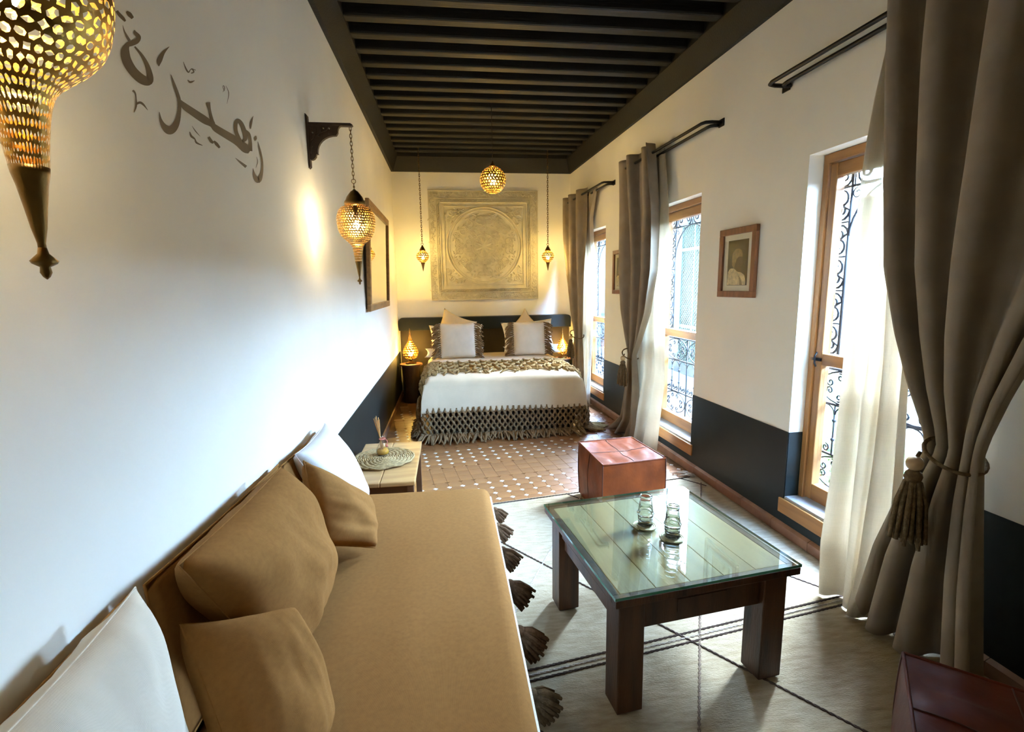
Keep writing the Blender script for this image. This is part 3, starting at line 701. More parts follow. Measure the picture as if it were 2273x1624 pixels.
# near window
NR = [(2.70, 1.985, 1.12, .13, .055), (2.3, 1.955, 1.13, .14, .06), (1.9, 1.905, 1.16, .155, .06), (1.55, 1.85, 1.23, .165, .055), (1.3, 1.765, 1.32, .175, .048), (1.1, 1.685, 1.39, .18, .04), (.95, 1.62, 1.43, .18, .03), (.88, 1.60, 1.44, .18, .026), (.7, 1.66, 1.42, .18, .04), (.4, 1.75, 1.38, .18, .055), (.02, 1.83, 1.33, .18, .06)]
t, L0 = drape('curtain', taupe, NR, 4, 'long taupe curtain tied back beside the small dark pouf', 'curtain', G1, 5, 140, 80, ph=1.2)
tie(t, L0, 1.555, .865, .19, y0=1.605, y1=1.43, sc=1.2)
def sheer_rows(px, right, offs, amps): return [(orr(u, v, o).z, orr(u, v, o).y, r, o, a) for (u, v), r, o, a in zip(px, right, offs, amps)]
SN = [(2.62, 2.06, 1.95, .06, .02)]+sheer_rows([(1958, 210), (1938, 330), (1906, 600), (1884, 800), (1864, 1000), (1840, 1200)], [1.93, 1.9, 1.84, 1.80, 1.76, 1.74], [.065, .07, .085, .10, .13, .155], [.02, .02, .025, .028, .03, .03])+[(.02, 1.98, 1.74, .215, .03)]
drape('sheer_curtain', sheerm, SN, 3, 'sheer cream curtain hanging in front of the near window', 'sheer curtain', G2, 2, 110, 70, .0012, ph=.4)
# middle window
MR_ = [pxrow(345, 1376, 1449, .13, .045), pxrow(480, 1379, 1456, .14, .045), pxrow(600, 1381, 1454, .15, .045), pxrow(690, 1384, 1442, .155, .04), pxrow(750, 1391, 1424, .16, .03), pxrow(785, 1396, 1411, .16, .022), pxrow(850, 1391, 1413, .165, .03), pxrow(930, 1381, 1411, .17, .04)]
MR_ = [(2.68,)+MR_[0][1:]]+MR_[1:]+[(.012, 4.95, 4.38, .175, .05)]
t, L0 = drape('curtain', taupe, MR_, 3, 'long taupe curtain tied back beside the middle window', 'curtain', G1, 9, 110, 70)
tie(t, L0, MR_[5][2]+.03, MR_[5][0]+.0, .17, y0=MR_[5][1], y1=MR_[5][2])
SM = [(2.62, 4.46, 4.15, .06, .02)]+sheer_rows([(1480, 430), (1479, 560), (1474, 700), (1475, 850)], [4.3]*4, [.06, .07, .09, .11], [.02]*4)+[(.012, 4.03, 4.45, .13, .03)]
SM = [(a[0], max(a[1], a[2])+(.2 if i else .0), min(a[1], a[2]), a[3], a[4]) for i, a in enumerate(SM)]
drape('sheer_curtain', sheerm, SM, 3, 'sheer cream curtain hanging at the middle window', 'sheer curtain', G2, 3, 100, 60, .0012)
# far window
FR = [(2.67, 6.9, 6.06, .13, .045), pxrow(520, 1256, 1297, .135, .045), pxrow(620, 1262, 1293, .14, .04), pxrow(690, 1268, 1291, .15, .035), pxrow(745, 1276, 1289, .16, .022), (.6, 6.42, 6.14, .13, .03), (.012, 6.4, 6.08, .13, .035)]
t, L0 = drape('curtain', taupe, FR, 3, 'long taupe curtain tied back beside the bed', 'curtain', G1, 13, 90, 50)
tie(t, L0, FR[4][2]+.06, FR[4][0]+.02, .17, y0=FR[4][1], y1=FR[4][2])
SF = [(2.62, 6.2, 5.78, .06, .02)]+sheer_rows([(1315, 480), (1315, 620), (1315, 760)], [6.1]*3, [.06, .065, .08], [.02]*3)+[(.012, 5.95, 6.3, .085, .025)]
SF = [(a[0], max(a[1], a[2])+(.15 if i else 0), min(a[1], a[2]), a[3], a[4]) for i, a in enumerate(SF)]
drape('sheer_curtain', sheerm, SF, 3, 'sheer cream curtain hanging at the window beside the bed', 'sheer curtain', G2, 4, 80, 50, .0012)

# ================================================================== LANTERNS
def prof_fn(prof):
    def f(t):
        k = t*(len(prof)-1); i = min(int(k), len(prof)-2); a = prof[max(i-1, 0)]; b = prof[i]; c = prof[i+1]; d = prof[min(i+2, len(prof)-1)]; u = k-i
        cr = lambda j: .5*(2*b[j]+(c[j]-a[j])*u+(2*a[j]-5*b[j]+4*c[j]-d[j])*u*u+(3*b[j]-a[j]-3*c[j]+d[j])*u**3)
        return cr(0), cr(1)
    return f
def pierced(prof, N, Mr, seed, hole=.36, mix=True):
    f = prof_fn(prof); mb = MB(); r5 = random.Random(seed)
    # even spacing along the profile
    S = [f(k/200) for k in range(201)]; acc = [0]
    for a, b in zip(S, S[1:]): acc.append(acc[-1]+math.hypot(a[0]-b[0], a[1]-b[1]))
    def at(s):
        s = s*acc[-1]; lo = 0
        while lo < 199 and acc[lo+1] < s: lo += 1
        k = (s-acc[lo])/max(1e-9, acc[lo+1]-acc[lo]); return lerp(S[lo][0], S[lo+1][0], k), lerp(S[lo][1], S[lo+1][1], k)
    def P(u, s):
        r, z = at(s); a = 2*PI*u/N; return Vector((r*math.cos(a), r*math.sin(a), z))
    bd = [(1, .5), (1, 1), (.5, 1), (0, 1), (0, .5), (0, 0), (.5, 0), (1, 0)]
    bd12 = []
    for k in range(8):
        bd12.append(bd[k])
    shapes = [lambda a: .30+.10*math.cos(4*a), lambda a: .40 if abs(math.sin(a)) < .5 else .22, lambda a: .34, lambda a: .24+.2*abs(math.cos(a)), lambda a: .20+.2*abs(math.sin(a+.7))]
    for i in range(Mr):
        for j in range(N):
            sh = shapes[r5.randrange(5)] if mix else shapes[(i+j) % 2]; ro = r5.uniform(0, PI) if mix else 0
            off = .5*(i % 2)
            outer = [P(j+off+x, (i+y)/Mr) for x, y in bd12]
            inner = []
            for k, (x, y) in enumerate(bd12):
                a = math.atan2(y-.5, x-.5); rr = sh(a+ro)*hole/.34
                inner.append(P(j+off+.5+rr*math.cos(a), (i+.5+rr*math.sin(a))/Mr))
            mb.add(outer+inner, [(k, (k+1) % 8, 8+(k+1) % 8, 8+k) for k in range(8)])
    return mb
def chain(mb, x, y, z0, z1, l=.022, r=.0016, w=.006):
    n = max(2, int((z1-z0)/(l*.8)))
    for k in range(n):
        zc = z0+(k+.5)*(z1-z0)/n; P = []
        for q in range(10):
            a = 2*PI*q/10; s, c = math.sin(a)*l*.62, math.cos(a)*w
            P.append((x+(c if k % 2 else 0), y+(0 if k % 2 else c), zc+s))
        mb.tube(P, r, 4, closed=True)
# lantern tip at local z = 0
BODY = [(.050, .418), (.080, .400), (.0965, .368), (.0995, .338), (.097, .302), (.0858, .266), (.0672, .243), (.048, .226), (.034, .211), (.027, .190), (.0225, .165), (.0175, .125)]
LAN = {}
def make_lantern(x, y, z, ztop, label):
    t = empty('hanging_lantern', (x, y, z)); tag(t, label, 'lantern', 'pierced brass lanterns on the wall brackets')
    if not LAN:
        LAN['shade'] = pierced(BODY, 42, 25, 4, .39).mesh('shade', brass)
        LAN['cap'] = MB().lathe([(.052, .415), (.056, .424), (.054, .436), (.047, .445), (.040, .462), (.026, .480), (.018, .490), (.010, .494), (.006, .5)], 28).mesh('cap', brass_dk, True)
        LAN['cone'] = MB().lathe([(.0182, .128), (.0172, .120), (.0145, .108), (.0105, .082), (.0075, .060), (.004, .042), (.004, .034)], 28).mesh('cone', brass_dk, True)
        LAN['finial'] = MB().lathe([(.0042, .037), (.0055, .030), (.0135, .0215), (.012, .0185), (.005, .0145), (.0058, .008), (.0035, .003), (.0005, 0)], 16).mesh('finial', brass_dk, True)
        LAN['bulb'] = MB().sphere((0, 0, .318), .017, 12, 8, (1, 1, 1.35)).mesh('bulb', bulb_m, True)
        LAN['sock'] = MB().lathe([(.012, .342), (.012, .42)], 12).mesh('socket', darkwood, True)
    for k, me in LAN.items(): inst({'sock': 'socket'}.get(k, k), me, t)
    mb = MB().tube([(.011*math.cos(a), 0, .541+.011*math.sin(a)) for a in [2*PI*k/20 for k in range(20)]], .0018, 5, closed=True)
    mb.tube([(0, 0, .498), (0, 0, .53)], .0025, 6); mb.sphere((0, 0, .512), .006, 8, 5)
    mb.build('ring', brass_dk, t, True)
    mb = MB(); chain(mb, 0, 0, .552, ztop-z); mb.build('chain', brass_dk, t, True)
    return t
BR_PTS = [(.0, .0), (.0, .245), (.012, .245), (.012, .0)]
def make_bracket(x, y, z, label, reach=.235):
    # carved wooden corner bracket: local x out from the wall, z up; z = 0 at arm underside
    t = empty('wall_bracket', (x, y, z)); tag(t, label, 'bracket', 'carved wooden lantern brackets')
    th = .022
    MB().prism([(0.001, -th*.8, -.215), (.011, -th*.8, -.205), (.011, -th*.8, .045), (.001, -th*.8, .055)], (0, th*1.6, 0)).build('back_plate', darkwood, t, bev=.002)
    MB().prism([(.011, -th*.7, -.002), (reach-.006, -th*.7, -.002), (reach, -th*.7, .004), (reach-.012, -th*.7, .012), (.011, -th*.7, .012)], (0, th*1.4, 0)).build('arm', darkwood, t, bev=.002)
    # pierced web built as a grid of cells inside the curved outline
    out = [(.011, -.002), (.175, -.002)]+[(.175-.018*math.sin(a)*1.0, -.002-.034+.034*math.cos(a)) for a in [PI*k/10 for k in range(1, 6)]]
    out += [(.148, -.050)]+[(.145-.095*math.sin(PI/2*k/8), -.050-.085*(1-math.cos(PI/2*k/8))) for k in range(9)]
    out += [(.052, -.142), (.042, -.144), (.040, -.156), (.030, -.168), (.018, -.172), (.011, -.170)]
    web = MB().prism([(p[0], -th/2, p[1]) for p in out], (0, th, 0)).build('carved_web', darkwood, t)
    cut = MB(); r6 = random.Random(2)
    for k in range(26):
        px, pz = r6.uniform(.02, .15), r6.uniform(-.15, -.015)
        lim = -.05-.085*(1-math.cos(math.asin(max(0, min(1, (.145-px)/.095))))) if px < .145 else -.04
        if pz < lim+.016: continue
        ls = r6.uniform(.004, .0065)
        MBc = [(px+ls*math.cos(a), -.03, pz+ls*.8*math.sin(a)) for a in [2*PI*q/6 for q in range(6)]]
        cut.prism(MBc, (0, .06, 0))
    co = cut.build('cutter', darkwood)
    bm = bmesh.new(); bm.from_mesh(web.data); bm.free()
    md = web.modifiers.new('holes', 'BOOLEAN'); md.object = co; md.operation = 'DIFFERENCE'; md.solver = 'FAST'
    dg = bpy.context.evaluated_depsgraph_get(); co.location = t.location; bpy.context.view_layer.update(); dg.update()
    me = bpy.data.meshes.new_from_object(web.evaluated_get(dg)); web.modifiers.clear(); web.data = me
    bpy.data.objects.remove(co)
    # flowing carved ribs on both faces
    mb = MB()
    for s in (-1, 1):
        for k in range(4):
            mb.tube([(.02+.03*k, s*th/2, -.01), (.024+.026*k, s*(th/2+.002), -.04+.004*k), (.02+.012*k, s*th/2, -.09+.016*k), (.016, s*th/2, -.14+.03*k)], .0022, 5)
    mb.build('carving', darkwood, t, True)
    return t
LX = -.474
make_bracket(XL, 2.83, 2.338, 'dark carved wooden bracket holding the lantern beside the mirror')
make_lantern(LX, 2.83, 1.523, 2.336, 'pierced brass lantern hanging from the wall bracket beside the mirror')
make_bracket(XL, .667, 2.338, 'dark carved wooden bracket above the near end of the daybed')
make_lantern(LX, .667, 1.517, 2.336, 'large looking pierced brass lantern hanging in front of the wall calligraphy')

def make_pendant(x, y, z, label):
    t = empty('pendant_lantern', (x, y, z)); tag(t, label, 'lantern', 'small brass pendants over the bedside')
    s = 1.05
    pr = [(.030, .255), (.062, .235), (.080, .205), (.082, .18), (.066, .145), (.040, .118), (.028, .108)]
    pierced(pr, 18, 7, 6).build('shade', brass, t)
    MB().lathe([(.034, .252), (.040, .262), (.034, .275), (.02, .30), (.010, .318), (.005, .325)], 20).build('cap', brass_dk, t, True)
    MB().lathe([(.029, .110), (.02, .085), (.012, .045), (.007, .02), (.003, 0)], 16).build('cone', brass_dk, t, True)
    MB().sphere((0, 0, .165), .02, 12, 8).build('bulb', bulb_s, t, True)
    mb = MB().tube([(.014*math.cos(a), 0, .340+.014*math.sin(a)) for a in [2*PI*k/16 for k in range(16)]], .003, 5, closed=True); chain(mb, 0, 0, .352, 3.331-z, .035, .0028, .008)
    mb.build('chain', brass_dk, t, True)
make_pendant(-.303, 6.6, 1.715, 'small lit brass pendant lantern hanging left of the carved panel')
make_pendant(1.333, 6.6, 1.705, 'small lit brass pendant lantern hanging right of the carved panel near the curtain')
g = empty('globe_pendant', (.471, 5.0, 2.395)); tag(g, 'round pierced brass globe lamp hanging from the dark ceiling', 'pendant lamp')
gp = [(.03, .25)]+[(.126*math.sin(PI*k/10), .126+.126*math.cos(PI*k/10)) for k in range(1, 10)]+[(.02, .002)]
pierced(gp, 26, 13, 8).build('shade', brass, g); MB().sphere((0, 0, .1), .026, 12, 8).build('bulb', bulb_s, g, True)
MB().lathe([(.035, .247), (.03, .262), (.01, .28), (.006, .3)], 18).build('cap', brass_dk, g, True)
mb = MB(); mb.tube([(0, 0, .29), (0, 0, .935)], .003, 6); mb.lathe([(.045, .934), (.04, .92), (.01, .905)], 18); mb.build('stem', iron, g, True)

# ================================================================== SOFT THINGS
def pillow_mb(c, thick, n=18, pinch=.08, seed=0, wr=.006, org=Vector((0, 0, 0)), pw=.42, side=1):
    # c: four corners a, b, c, d in order round the outline
    a, b, cc, d = [Vector(p) for p in c]; nrm = ((b-a).cross(d-a)+(cc-b).cross(a-b)).normalized()
    vs = []; mb = MB(); off = Vector((seed*3.1, seed*1.7, 0))
    def P(u, v, s):
        uu = .5+(u-.5)*(1-pinch*(1-(2*v-1)**2)); vv = .5+(v-.5)*(1-pinch*(1-(2*u-1)**2))
        p = a*(1-uu)*(1-vv)+b*uu*(1-vv)+cc*uu*vv+d*(1-uu)*vv
        e = max(0, (1-(2*u-1)**2)*(1-(2*v-1)**2))**pw
        w = noise.noise(Vector((u*3.2, v*3.2, 0))+off)*wr*e*2+noise.noise(Vector((u*9, v*2.6, 4))+off)*wr*e
        return p+nrm*s*(thick/2*e+w)-org
    for s in (1, -1):
        mb.add([P(i/n, j/n, s) for j in range(n+1) for i in range(n+1)], [((j*(n+1)+i, j*(n+1)+i+1, (j+1)*(n+1)+i+1, (j+1)*(n+1)+i) if s > 0 else (j*(n+1)+i, (j+1)*(n+1)+i, (j+1)*(n+1)+i+1, j*(n+1)+i+1)) for j in range(n) for i in range(n)])
    def edge(k=40): 
        out = []
        for q in range(4):
            for t in range(k):
                s = t/k; u, v = [(s, 0), (1, s), (1-s, 1), (0, 1-s)][q]; uu = .5+(u-.5)*(1-pinch*(1-(2*v-1)**2)); vv = .5+(v-.5)*(1-pinch*(1-(2*u-1)**2))
                out.append(a*(1-uu)*(1-vv)+b*uu*(1-vv)+cc*uu*vv+d*(1-uu)*vv-org)
        return out
    return mb, edge
def cushion(name, mat, corners, thick, label, cat, group, seed=0, pinch=.08, wr=.006, piping=.0035, n=20, pw=.42):
    lo = min(corners, key=lambda p: p[2]); o0 = Vector((sum(p[0] for p in corners)/4, sum(p[1] for p in corners)/4, lo[2]))
    t = empty(name, o0); tag(t, label, cat, group)
    mb, edge = pillow_mb(corners, thick, n, pinch, seed, wr, o0, pw); mb.build('cover', mat, t, True, weld=True)
    if piping: MB().tube(edge(24), piping, 5, closed=True).build('seam', mat, t, True)
    return t

# ---- bed
BX0, BX1, BY0, BY1, BZ = -.27, 1.36, 4.96, 6.9, .60
hb = empty('headboard', ((XL+xr1)/2, LY, 0)); tag(hb, 'dark painted plaster headboard ledge along the back wall', 'headboard')
hx0, hx1 = XL+.008-hb.location.x, XR+SR*LY-.008-hb.location.x
def rprof(x0, x1, z0, z1, r, y):
    P = [(x0, y, z0), (x1, y, z0)]+[(x1-r+r*math.cos(PI/2*k/6), y, z1-r+r*math.sin(PI/2*k/6)) for k in range(7)]+[(x0+r-r*math.sin(PI/2*k/6), y, z1-r+r*math.cos(PI/2*k/6)) for k in range(7)]
    return P
MB().prism(rprof(hx0+.005, hx1-.02, .925, 1.097, .045, -.002), (0, -.17, 0)).build('ledge', tadelakt, hb, bev=.006)
MB().box(hx0+.012, hx1-.012, -.03, -.002, .002, .93).build('lower_panel', tad_brown, hb)
bed = empty('bed', ((BX0+BX1)/2, (BY0+BY1)/2, 0)); tag(bed, 'low double bed with white mattress against the headboard', 'bed')
bx = bed.location.x; by = bed.location.y
MB().box(BX0+.05-bx, BX1-.05-bx, BY0+.06-by, BY1-.01-by, .06, .30).build('base', darkwood, bed, bev=.01)
for sx in (BX0+.1, BX1-.1):
    for sy in (BY0+.12, BY1-.1): MB().box(sx-.03-bx, sx+.03-bx, sy-.03-by, sy+.03-by, 0, .06).build('leg', darkwood, bed)
MB().box(BX0+.02-bx, BX1-.02-bx, BY0+.03-by, BY1-.01-by, .30, BZ-.016).build('mattress', whitefab, bed, bev=.05)
MB().box(BX0+.05-bx, BX1-.05-bx, BY1-.5-by, BY1-.03-by, BZ-.02, BZ-.004).build('sheet_fold', whitefab, bed, bev=.006)

# blanket draped over the bed
bl = empty('blanket', (bx, BY0+.5, BZ)); tag(bl, 'cream wool blanket with knotted macrame borders spread over the bed', 'blanket'); b0 = Vector(bl.location)
YB = 6.72      # head edge of the blanket
def bl_section(y):
    # profile across the bed (arc length list) from left hem to right hem
    drop = .36
    return [(BX0-.035, BZ-drop), (BX0-.03, BZ-drop*.6), (BX0-.018, BZ-.12), (BX0+.006, BZ-.03), (BX0+.05, BZ+.002), (BX0+.14, BZ+.008), (bx, BZ+.012), (BX1-.14, BZ+.008), (BX1-.05, BZ+.002), (BX1-.006, BZ-.03), (BX1+.018, BZ-.12), (BX1+.03, BZ-drop*.6), (BX1+.035, BZ-drop)]
def bl_pt(u, v):
    # u across, v from head (0) to foot hem (1)
    S = bl_section(0); k = u*(len(S)-1); i = min(int(k), len(S)-2); x, z = lerp(S[i][0], S[i+1][0], k-i), lerp(S[i][1], S[i+1][1], k-i)
    yt = YB+(BY0-YB)*min(1, v/.8)
    if v <= .8:
        y = yt; p = Vector((x, y, z))
        f = max(0, (v-.72)/.08); p.z -= .03*f*f
    else:
        f = (v-.8)/.2; y = BY0-.03-.035*math.sin(min(1, f*1.3)*PI/2)-.02*f; zz = BZ-.03-.30*f
        xx = lerp(x, max(BX0-.05, min(BX1+.05, x)), f); p = Vector((xx, y, min(z, zz) if BX0+.02 < x < BX1-.02 else min(z, zz)))
    w = noise.noise(Vector((p.x*3, p.y*3, p.z*3)))*.008
    if v > .8:
        w2 = .018*math.sin(x*8.5+1.0)*((v-.8)/.2); p.y -= abs(w2)*.8
    if z < BZ-.02: p.x += (1 if x > bx else -1)*.012*math.sin(p.y*11)
    p.z += w
    return p-b0
def edge_u(u): return u
mb = MB().grid(bl_pt, 60, 70); mb.build('cloth', cream, bl, True, solid=.007)

# macrame net hanging from the hem, round the foot of the bed
path = [Vector((BX0-.07, 5.55)), Vector((BX0-.075, 5.2)), Vector((BX0-.06, BY0-.0)), Vector((BX0+.0, BY0-.075)), Vector((BX0+.12, BY0-.085)), Vector((bx, BY0-.095)), Vector((BX1-.12, BY0-.085)), Vector((BX1-.0, BY0-.075)), Vector((BX1+.06, BY0)), Vector((BX1+.075, 5.2)), Vector((BX1+.07, 5.55))]
dense = cat_rom([(p.x, p.y, 0) for p in path], 14); acc = [0]
for a, b in zip(dense, dense[1:]): acc.append(acc[-1]+(b-a).length)
def along(s):
    s = max(0, min(acc[-1]-1e-6, s)); i = 0
    while acc[i+1] < s: i += 1
    k = (s-acc[i])/(acc[i+1]-acc[i]); p = dense[i].lerp(dense[i+1], k); t = (dense[i+1]-dense[i]).normalized(); return p, Vector((t.y, -t.x, 0))
pitch = .0575; NC = int(acc[-1]/pitch); ROWS = 6; zt, zb_ = .272, .035
for c in range(NC):
    for s in (1, -1):
        P = []; R = []; kn = MB(); s0 = (c+.5)*pitch
        hem_lift = .03*math.sin(s0*1.7)
        for r_ in range(ROWS+1):
            z = lerp(zt+hem_lift*.4, zb_, r_/ROWS); side = s*(.5*pitch) if r_ % 2 else s*.004
            p, nn = along(s0+side); o = .010 if s > 0 else .004
            sag = .012*math.sin(r_*1.3+c*.7)
            q = Vector((p.x, p.y, z))+nn*(o+sag*.5)-b0; P.append(q)
        P[0].z += .012; P.insert(1, P[0]+Vector((0, 0, -.016)))
        Q = cat_rom(P, 4); mb = MB().tube(Q, .0105, 5)
        for r_ in range(1, ROWS+2) if s > 0 else []:
            mb.sphere(P[r_], .017, 6, 4)
        if s > 0: mb.tube([P[0]+Vector((0, .012, .02)), P[0]], .011, 5)
        mb.build('macrame_cord', macr, bl, True)
r7 = random.Random(11)
for c in range(NC*2):
    p, nn = along((c+.5)*pitch/2); mb = MB()
    base = Vector((p.x, p.y, .045))-b0
    for k in range(4):
        dr = nn*r7.uniform(.04, .17)*(lerp(1.9, .8, c/(NC*2)) if abs(nn.y) > .7 else .55)+Vector((nn.y, -nn.x, 0))*r7.uniform(-.08, .08)
        mid = base+dr*.45+Vector((0, 0, r7.uniform(-.018, .012))); e = base+dr; e.z = .010+r7.uniform(0, .012)-b0.z
        mb.tube([base, mid, e], [.009, .011, .006], 5)
    mb.build('fringe_tassel', macr, bl, True)
# loose fringe on the floor at the window side corner
for c in range(10):
    mb = MB(); s = Vector((BX1+.02+.01*c, BY0-.06+.02*c, .03))-b0
    for k in range(3):
        e = s+Vector((r7.uniform(.10, .2), r7.uniform(-.14, .02), 0)); e.z = .012+r7.uniform(0, .01)-b0.z; m_ = (s+e)/2; m_.z = .025-b0.z; m_.y += r7.uniform(-.03, .03)
        mb.tube(cat_rom([s, m_, e], 4), .010, 5)
    mb.build('fringe_tassel', macr_l, bl, True)
# the other knotted border, lying across the bed
ZT = BZ+.022
def top_pt(u, v, lift=0.0):
    p = bl_pt(u, v)+b0; eps = .01
    return p+Vector((0, 0, lift)) if .26 < u < .74 else p+Vector(((-1 if u < .5 else 1)*lift, 0, lift*.4))
NB = 50
va, vb = .40, .69
for c in range(NB):
    u0 = .10+.80*(c+.5)/NB
    for s in (1, -1):
        P = []; up = 5+(1 if rnd.random() < .3 else 0)
        for r_ in range(up+1):
            v = lerp(va, vb+rnd.uniform(-.05, .03), r_/up); sd = s*(.40/NB if r_ % 2 else .04/NB)+(rnd.uniform(-.14, .14)/NB if r_ > 2 else 0)
            P.append(top_pt(u0+sd, v, .016+.006*(r_ % 2))-b0)
        mb = MB().tube(cat_rom(P, 3), [.0135]*(up*3+1), 5)
        for r_ in range(up+1):
            if s > 0: mb.sphere(P[r_]+Vector((0, 0, .004)), .02, 6, 4)
        mb.build('macrame_cord', macr_l, bl, True)
    if c % 1 == 0:
        mb = MB(); e0 = top_pt(u0, vb, .016)-b0
        for k in range(3):
            e1_ = top_pt(min(.93, max(.07, u0+rnd.uniform(-.6, .6)/NB)), vb+rnd.uniform(.02, .07), .01)-b0; mb.tube([e0, (e0+e1_)/2+Vector((0, 0, .008)), e1_], [.010, .011, .006], 5)
        mb.build('fringe_tassel', macr_l, bl, True)

# ---- pillows on the bed
def rect_corners(cx, cy, cz, w, h, lean, yaw=0.0, roll=0.0):
    # upright pillow facing the foot of the bed, leaning back by `lean`
    ux = Vector((math.cos(yaw), math.sin(yaw), 0)); uz = Vector((-math.sin(yaw)*math.sin(lean), math.cos(yaw)*math.sin(lean), math.cos(lean)))
    c, s = math.cos(roll), math.sin(roll); a, b = ux*c+uz*s, -ux*s+uz*c; o = Vector((cx, cy, cz))
    return [o-a*w/2-b*h/2, o+a*w/2-b*h/2, o+a*w/2+b*h/2, o-a*w/2+b*h/2]
TOP = BZ+.014
def fringed(cx, cy, yaw, label, seed, w=.46, h=.45):
    cs = rect_corners(cx, cy, TOP+h/2*.97+.004, w, h, .26, yaw); t = cushion('fringed_cushion', linen, cs, .15, label, 'cushion', 'white cushions with brown fringed sides', seed, .04, .004, 0)
    o0 = Vector(t.location); r8 = random.Random(seed)
    a, b, c, d = [Vector(p)-o0 for p in cs]; nx = (b-a).normalized()
    for (p0, p1, s) in ((a, d, -1), (b, c, 1)):
        for k in range(17):
            q = p0.lerp(p1, (k+.5)/17)+nx*s*-.012; mb = MB()
            for j in range(3):
                l = r8.uniform(.07, .12); dn = Vector((s*nx.x*l, r8.uniform(-.05, .03), -l*r8.uniform(.2, .9)))
                if q.z+dn.z < -.0: dn.z = -q.z+.002
                mb.tube([q, q+dn*.5+Vector((0, 0, .012)), q+dn], [.007, .009, .006], 5)
            mb.build('fringe', macr, t, True)
        for k in range(15):
            q = p0.lerp(p1, (k+.5)/15)-nx*s*.014; MB().sphere(q+Vector((0, -.008, 0)), .0085, 6, 4).build('stitch', macr_l, t, True)
fringed(.105, 6.30, .03, 'white cushion with brown fringe on the bed by the left lamp', 21)
fringed(1.03, 6.36, -.04, 'white cushion with brown fringe on the bed by the right lamp', 22, .43, .44)
def bedpillow(cx, cy, cz, w, h, lean, yaw, roll, mat, label, seed, th=.15, pinch=.10, cat='pillow', grp='plain pillows behind the fringed cushions'):
    cushion('bed_pillow', mat, rect_corners(cx, cy, cz, w, h, lean, yaw, roll), th, label, cat, grp, seed, pinch, .004, 0)
bedpillow(.068, 6.76, .915, .48, .48, .10, .0, -.42, beige, 'beige pillow with one raised pointed corner standing behind the left fringed cushion', 31, .12, .14)
bedpillow(1.047, 6.78, .905, .43, .43, .09, .0, .785, beige, 'beige pillow with a raised pointed tip standing behind the right fringed cushion', 32, .11, .2)
bedpillow(.09, 6.52, .825, .70, .40, .30, .0, .0, whitefab, 'white rectangular pillow sticking out on both sides behind the left fringed cushion', 33, .13)
bedpillow(1.05, 6.57, .845, .70, .42, .28, .0, .06, whitefab, 'white rectangular pillow sticking out on both sides behind the right fringed cushion', 34, .13)
bedpillow(.06, 6.38, .675, .76, .16, .9, .0, -.02, whitefab, 'flat white pillow lying under the left fringed cushion', 35, .07)
bedpillow(1.08, 6.43, .675, .76, .16, .9, .0, .03, whitefab, 'flat white pillow lying under the right fringed cushion', 36, .07)

# ---- bedside stands and lamps
def stand(x, y, label, r=.15, zt=.515):
    t = empty('bedside_table', (x, y, 0)); tag(t, label, 'table', 'round bedside tables')
    MB().lathe([(r, zt-.022), (r, zt)], 36).build('top', nightwood, t, bev=.005)
    MB().lathe([(r*.8, 0), (r*.82, .02), (r*.66, .25), (r*.8, zt-.03), (r*.8, zt-.021)], 32).build('body', darkwood, t, True)
stand(-.515, 6.62, 'round dark wooden bedside table in the left back corner'); stand(1.572, 6.78, 'round dark wooden bedside table by the window curtain', .125, .50)
def lamp(x, y, z, label, s=1.0):
    t = empty('table_lamp', (x, y, z)); t.scale = (s, s, s); tag(t, label, 'lamp', 'teardrop brass bedside lamps')
    MB().lathe([(.07, 0), (.072, .012), (.05, .022), (.022, .035), (.028, .05), (.05, .062)], 26).build('base', brass_dk, t, True)
    pierced([(.046, .06), (.085, .09), (.100, .14), (.092, .19), (.070, .235), (.045, .275), (.028, .31), (.018, .35), (.010, .40), (.006, .44)], 16, 13, 5, .38).build('shade', brass, t)
    MB().sphere((0, 0, .13), .028, 12, 8).build('bulb', bulb_l, t, True)
    MB().lathe([(.005, .43), (.009, .445), (.005, .458), (.002, .468)], 10).build('finial', brass_dk, t, True)
lamp(-.515, 6.62, .515, 'lit teardrop brass lamp on the left bedside table'); lamp(1.572, 6.78, .50, 'lit teardrop brass lamp on the bedside table by the curtain', .9)

# ---- daybed along the left wall
SX1, SY1, SZ = .19, 2.61, .42
db = empty('daybed', (-.25, 1.0, 0)); tag(db, 'long low daybed with tan fitted cover and dark tassels along its front edge', 'daybed'); d0 = Vector(db.location)
def rbox(x0, x1, y0, y1, z0, z1, r, n=4, seed=0, wr=0.0, nx=24, ny=48):
    # rounded slab with a gently uneven top
    def fn(u, v):
        return None
    bm = bmesh.new(); bmesh.ops.create_cube(bm, size=1.0)
    for v in bm.verts: v.co = Vector((lerp(x0, x1, v.co.x+.5), lerp(y0, y1, v.co.y+.5), lerp(z0, z1, v.co.z+.5)))
    bmesh.ops.bevel(bm, geom=bm.edges[:], offset=r, segments=n, profile=.5, affect='EDGES')
    if wr:
        bmesh.ops.subdivide_edges(bm, edges=[e for e in bm.edges if e.calc_length() > .2], cuts=30, use_grid_fill=True)
        for v in bm.verts:
            p = v.co; v.co.z += wr*(noise.noise(Vector((p.x*2.2+seed, p.y*2.2, p.z*2)))+.5*noise.noise(Vector((p.x*9+seed, p.y*3.0, 1.0))))
    me = bpy.data.meshes.new('slab'); bm.to_mesh(me); bm.free(); return me
def meobj(name, me, mat, parent, off=Vector((0, 0, 0)), smooth=True):
    me.materials.clear(); me.materials.append(mat)
    if off.length: me.transform(Matrix.Translation(-off))
    if smooth: me.polygons.foreach_set('use_smooth', [True]*len(me.polygons))
    o = bpy.data.objects.new(name, me); C.objects.link(o); o.parent = parent; return o
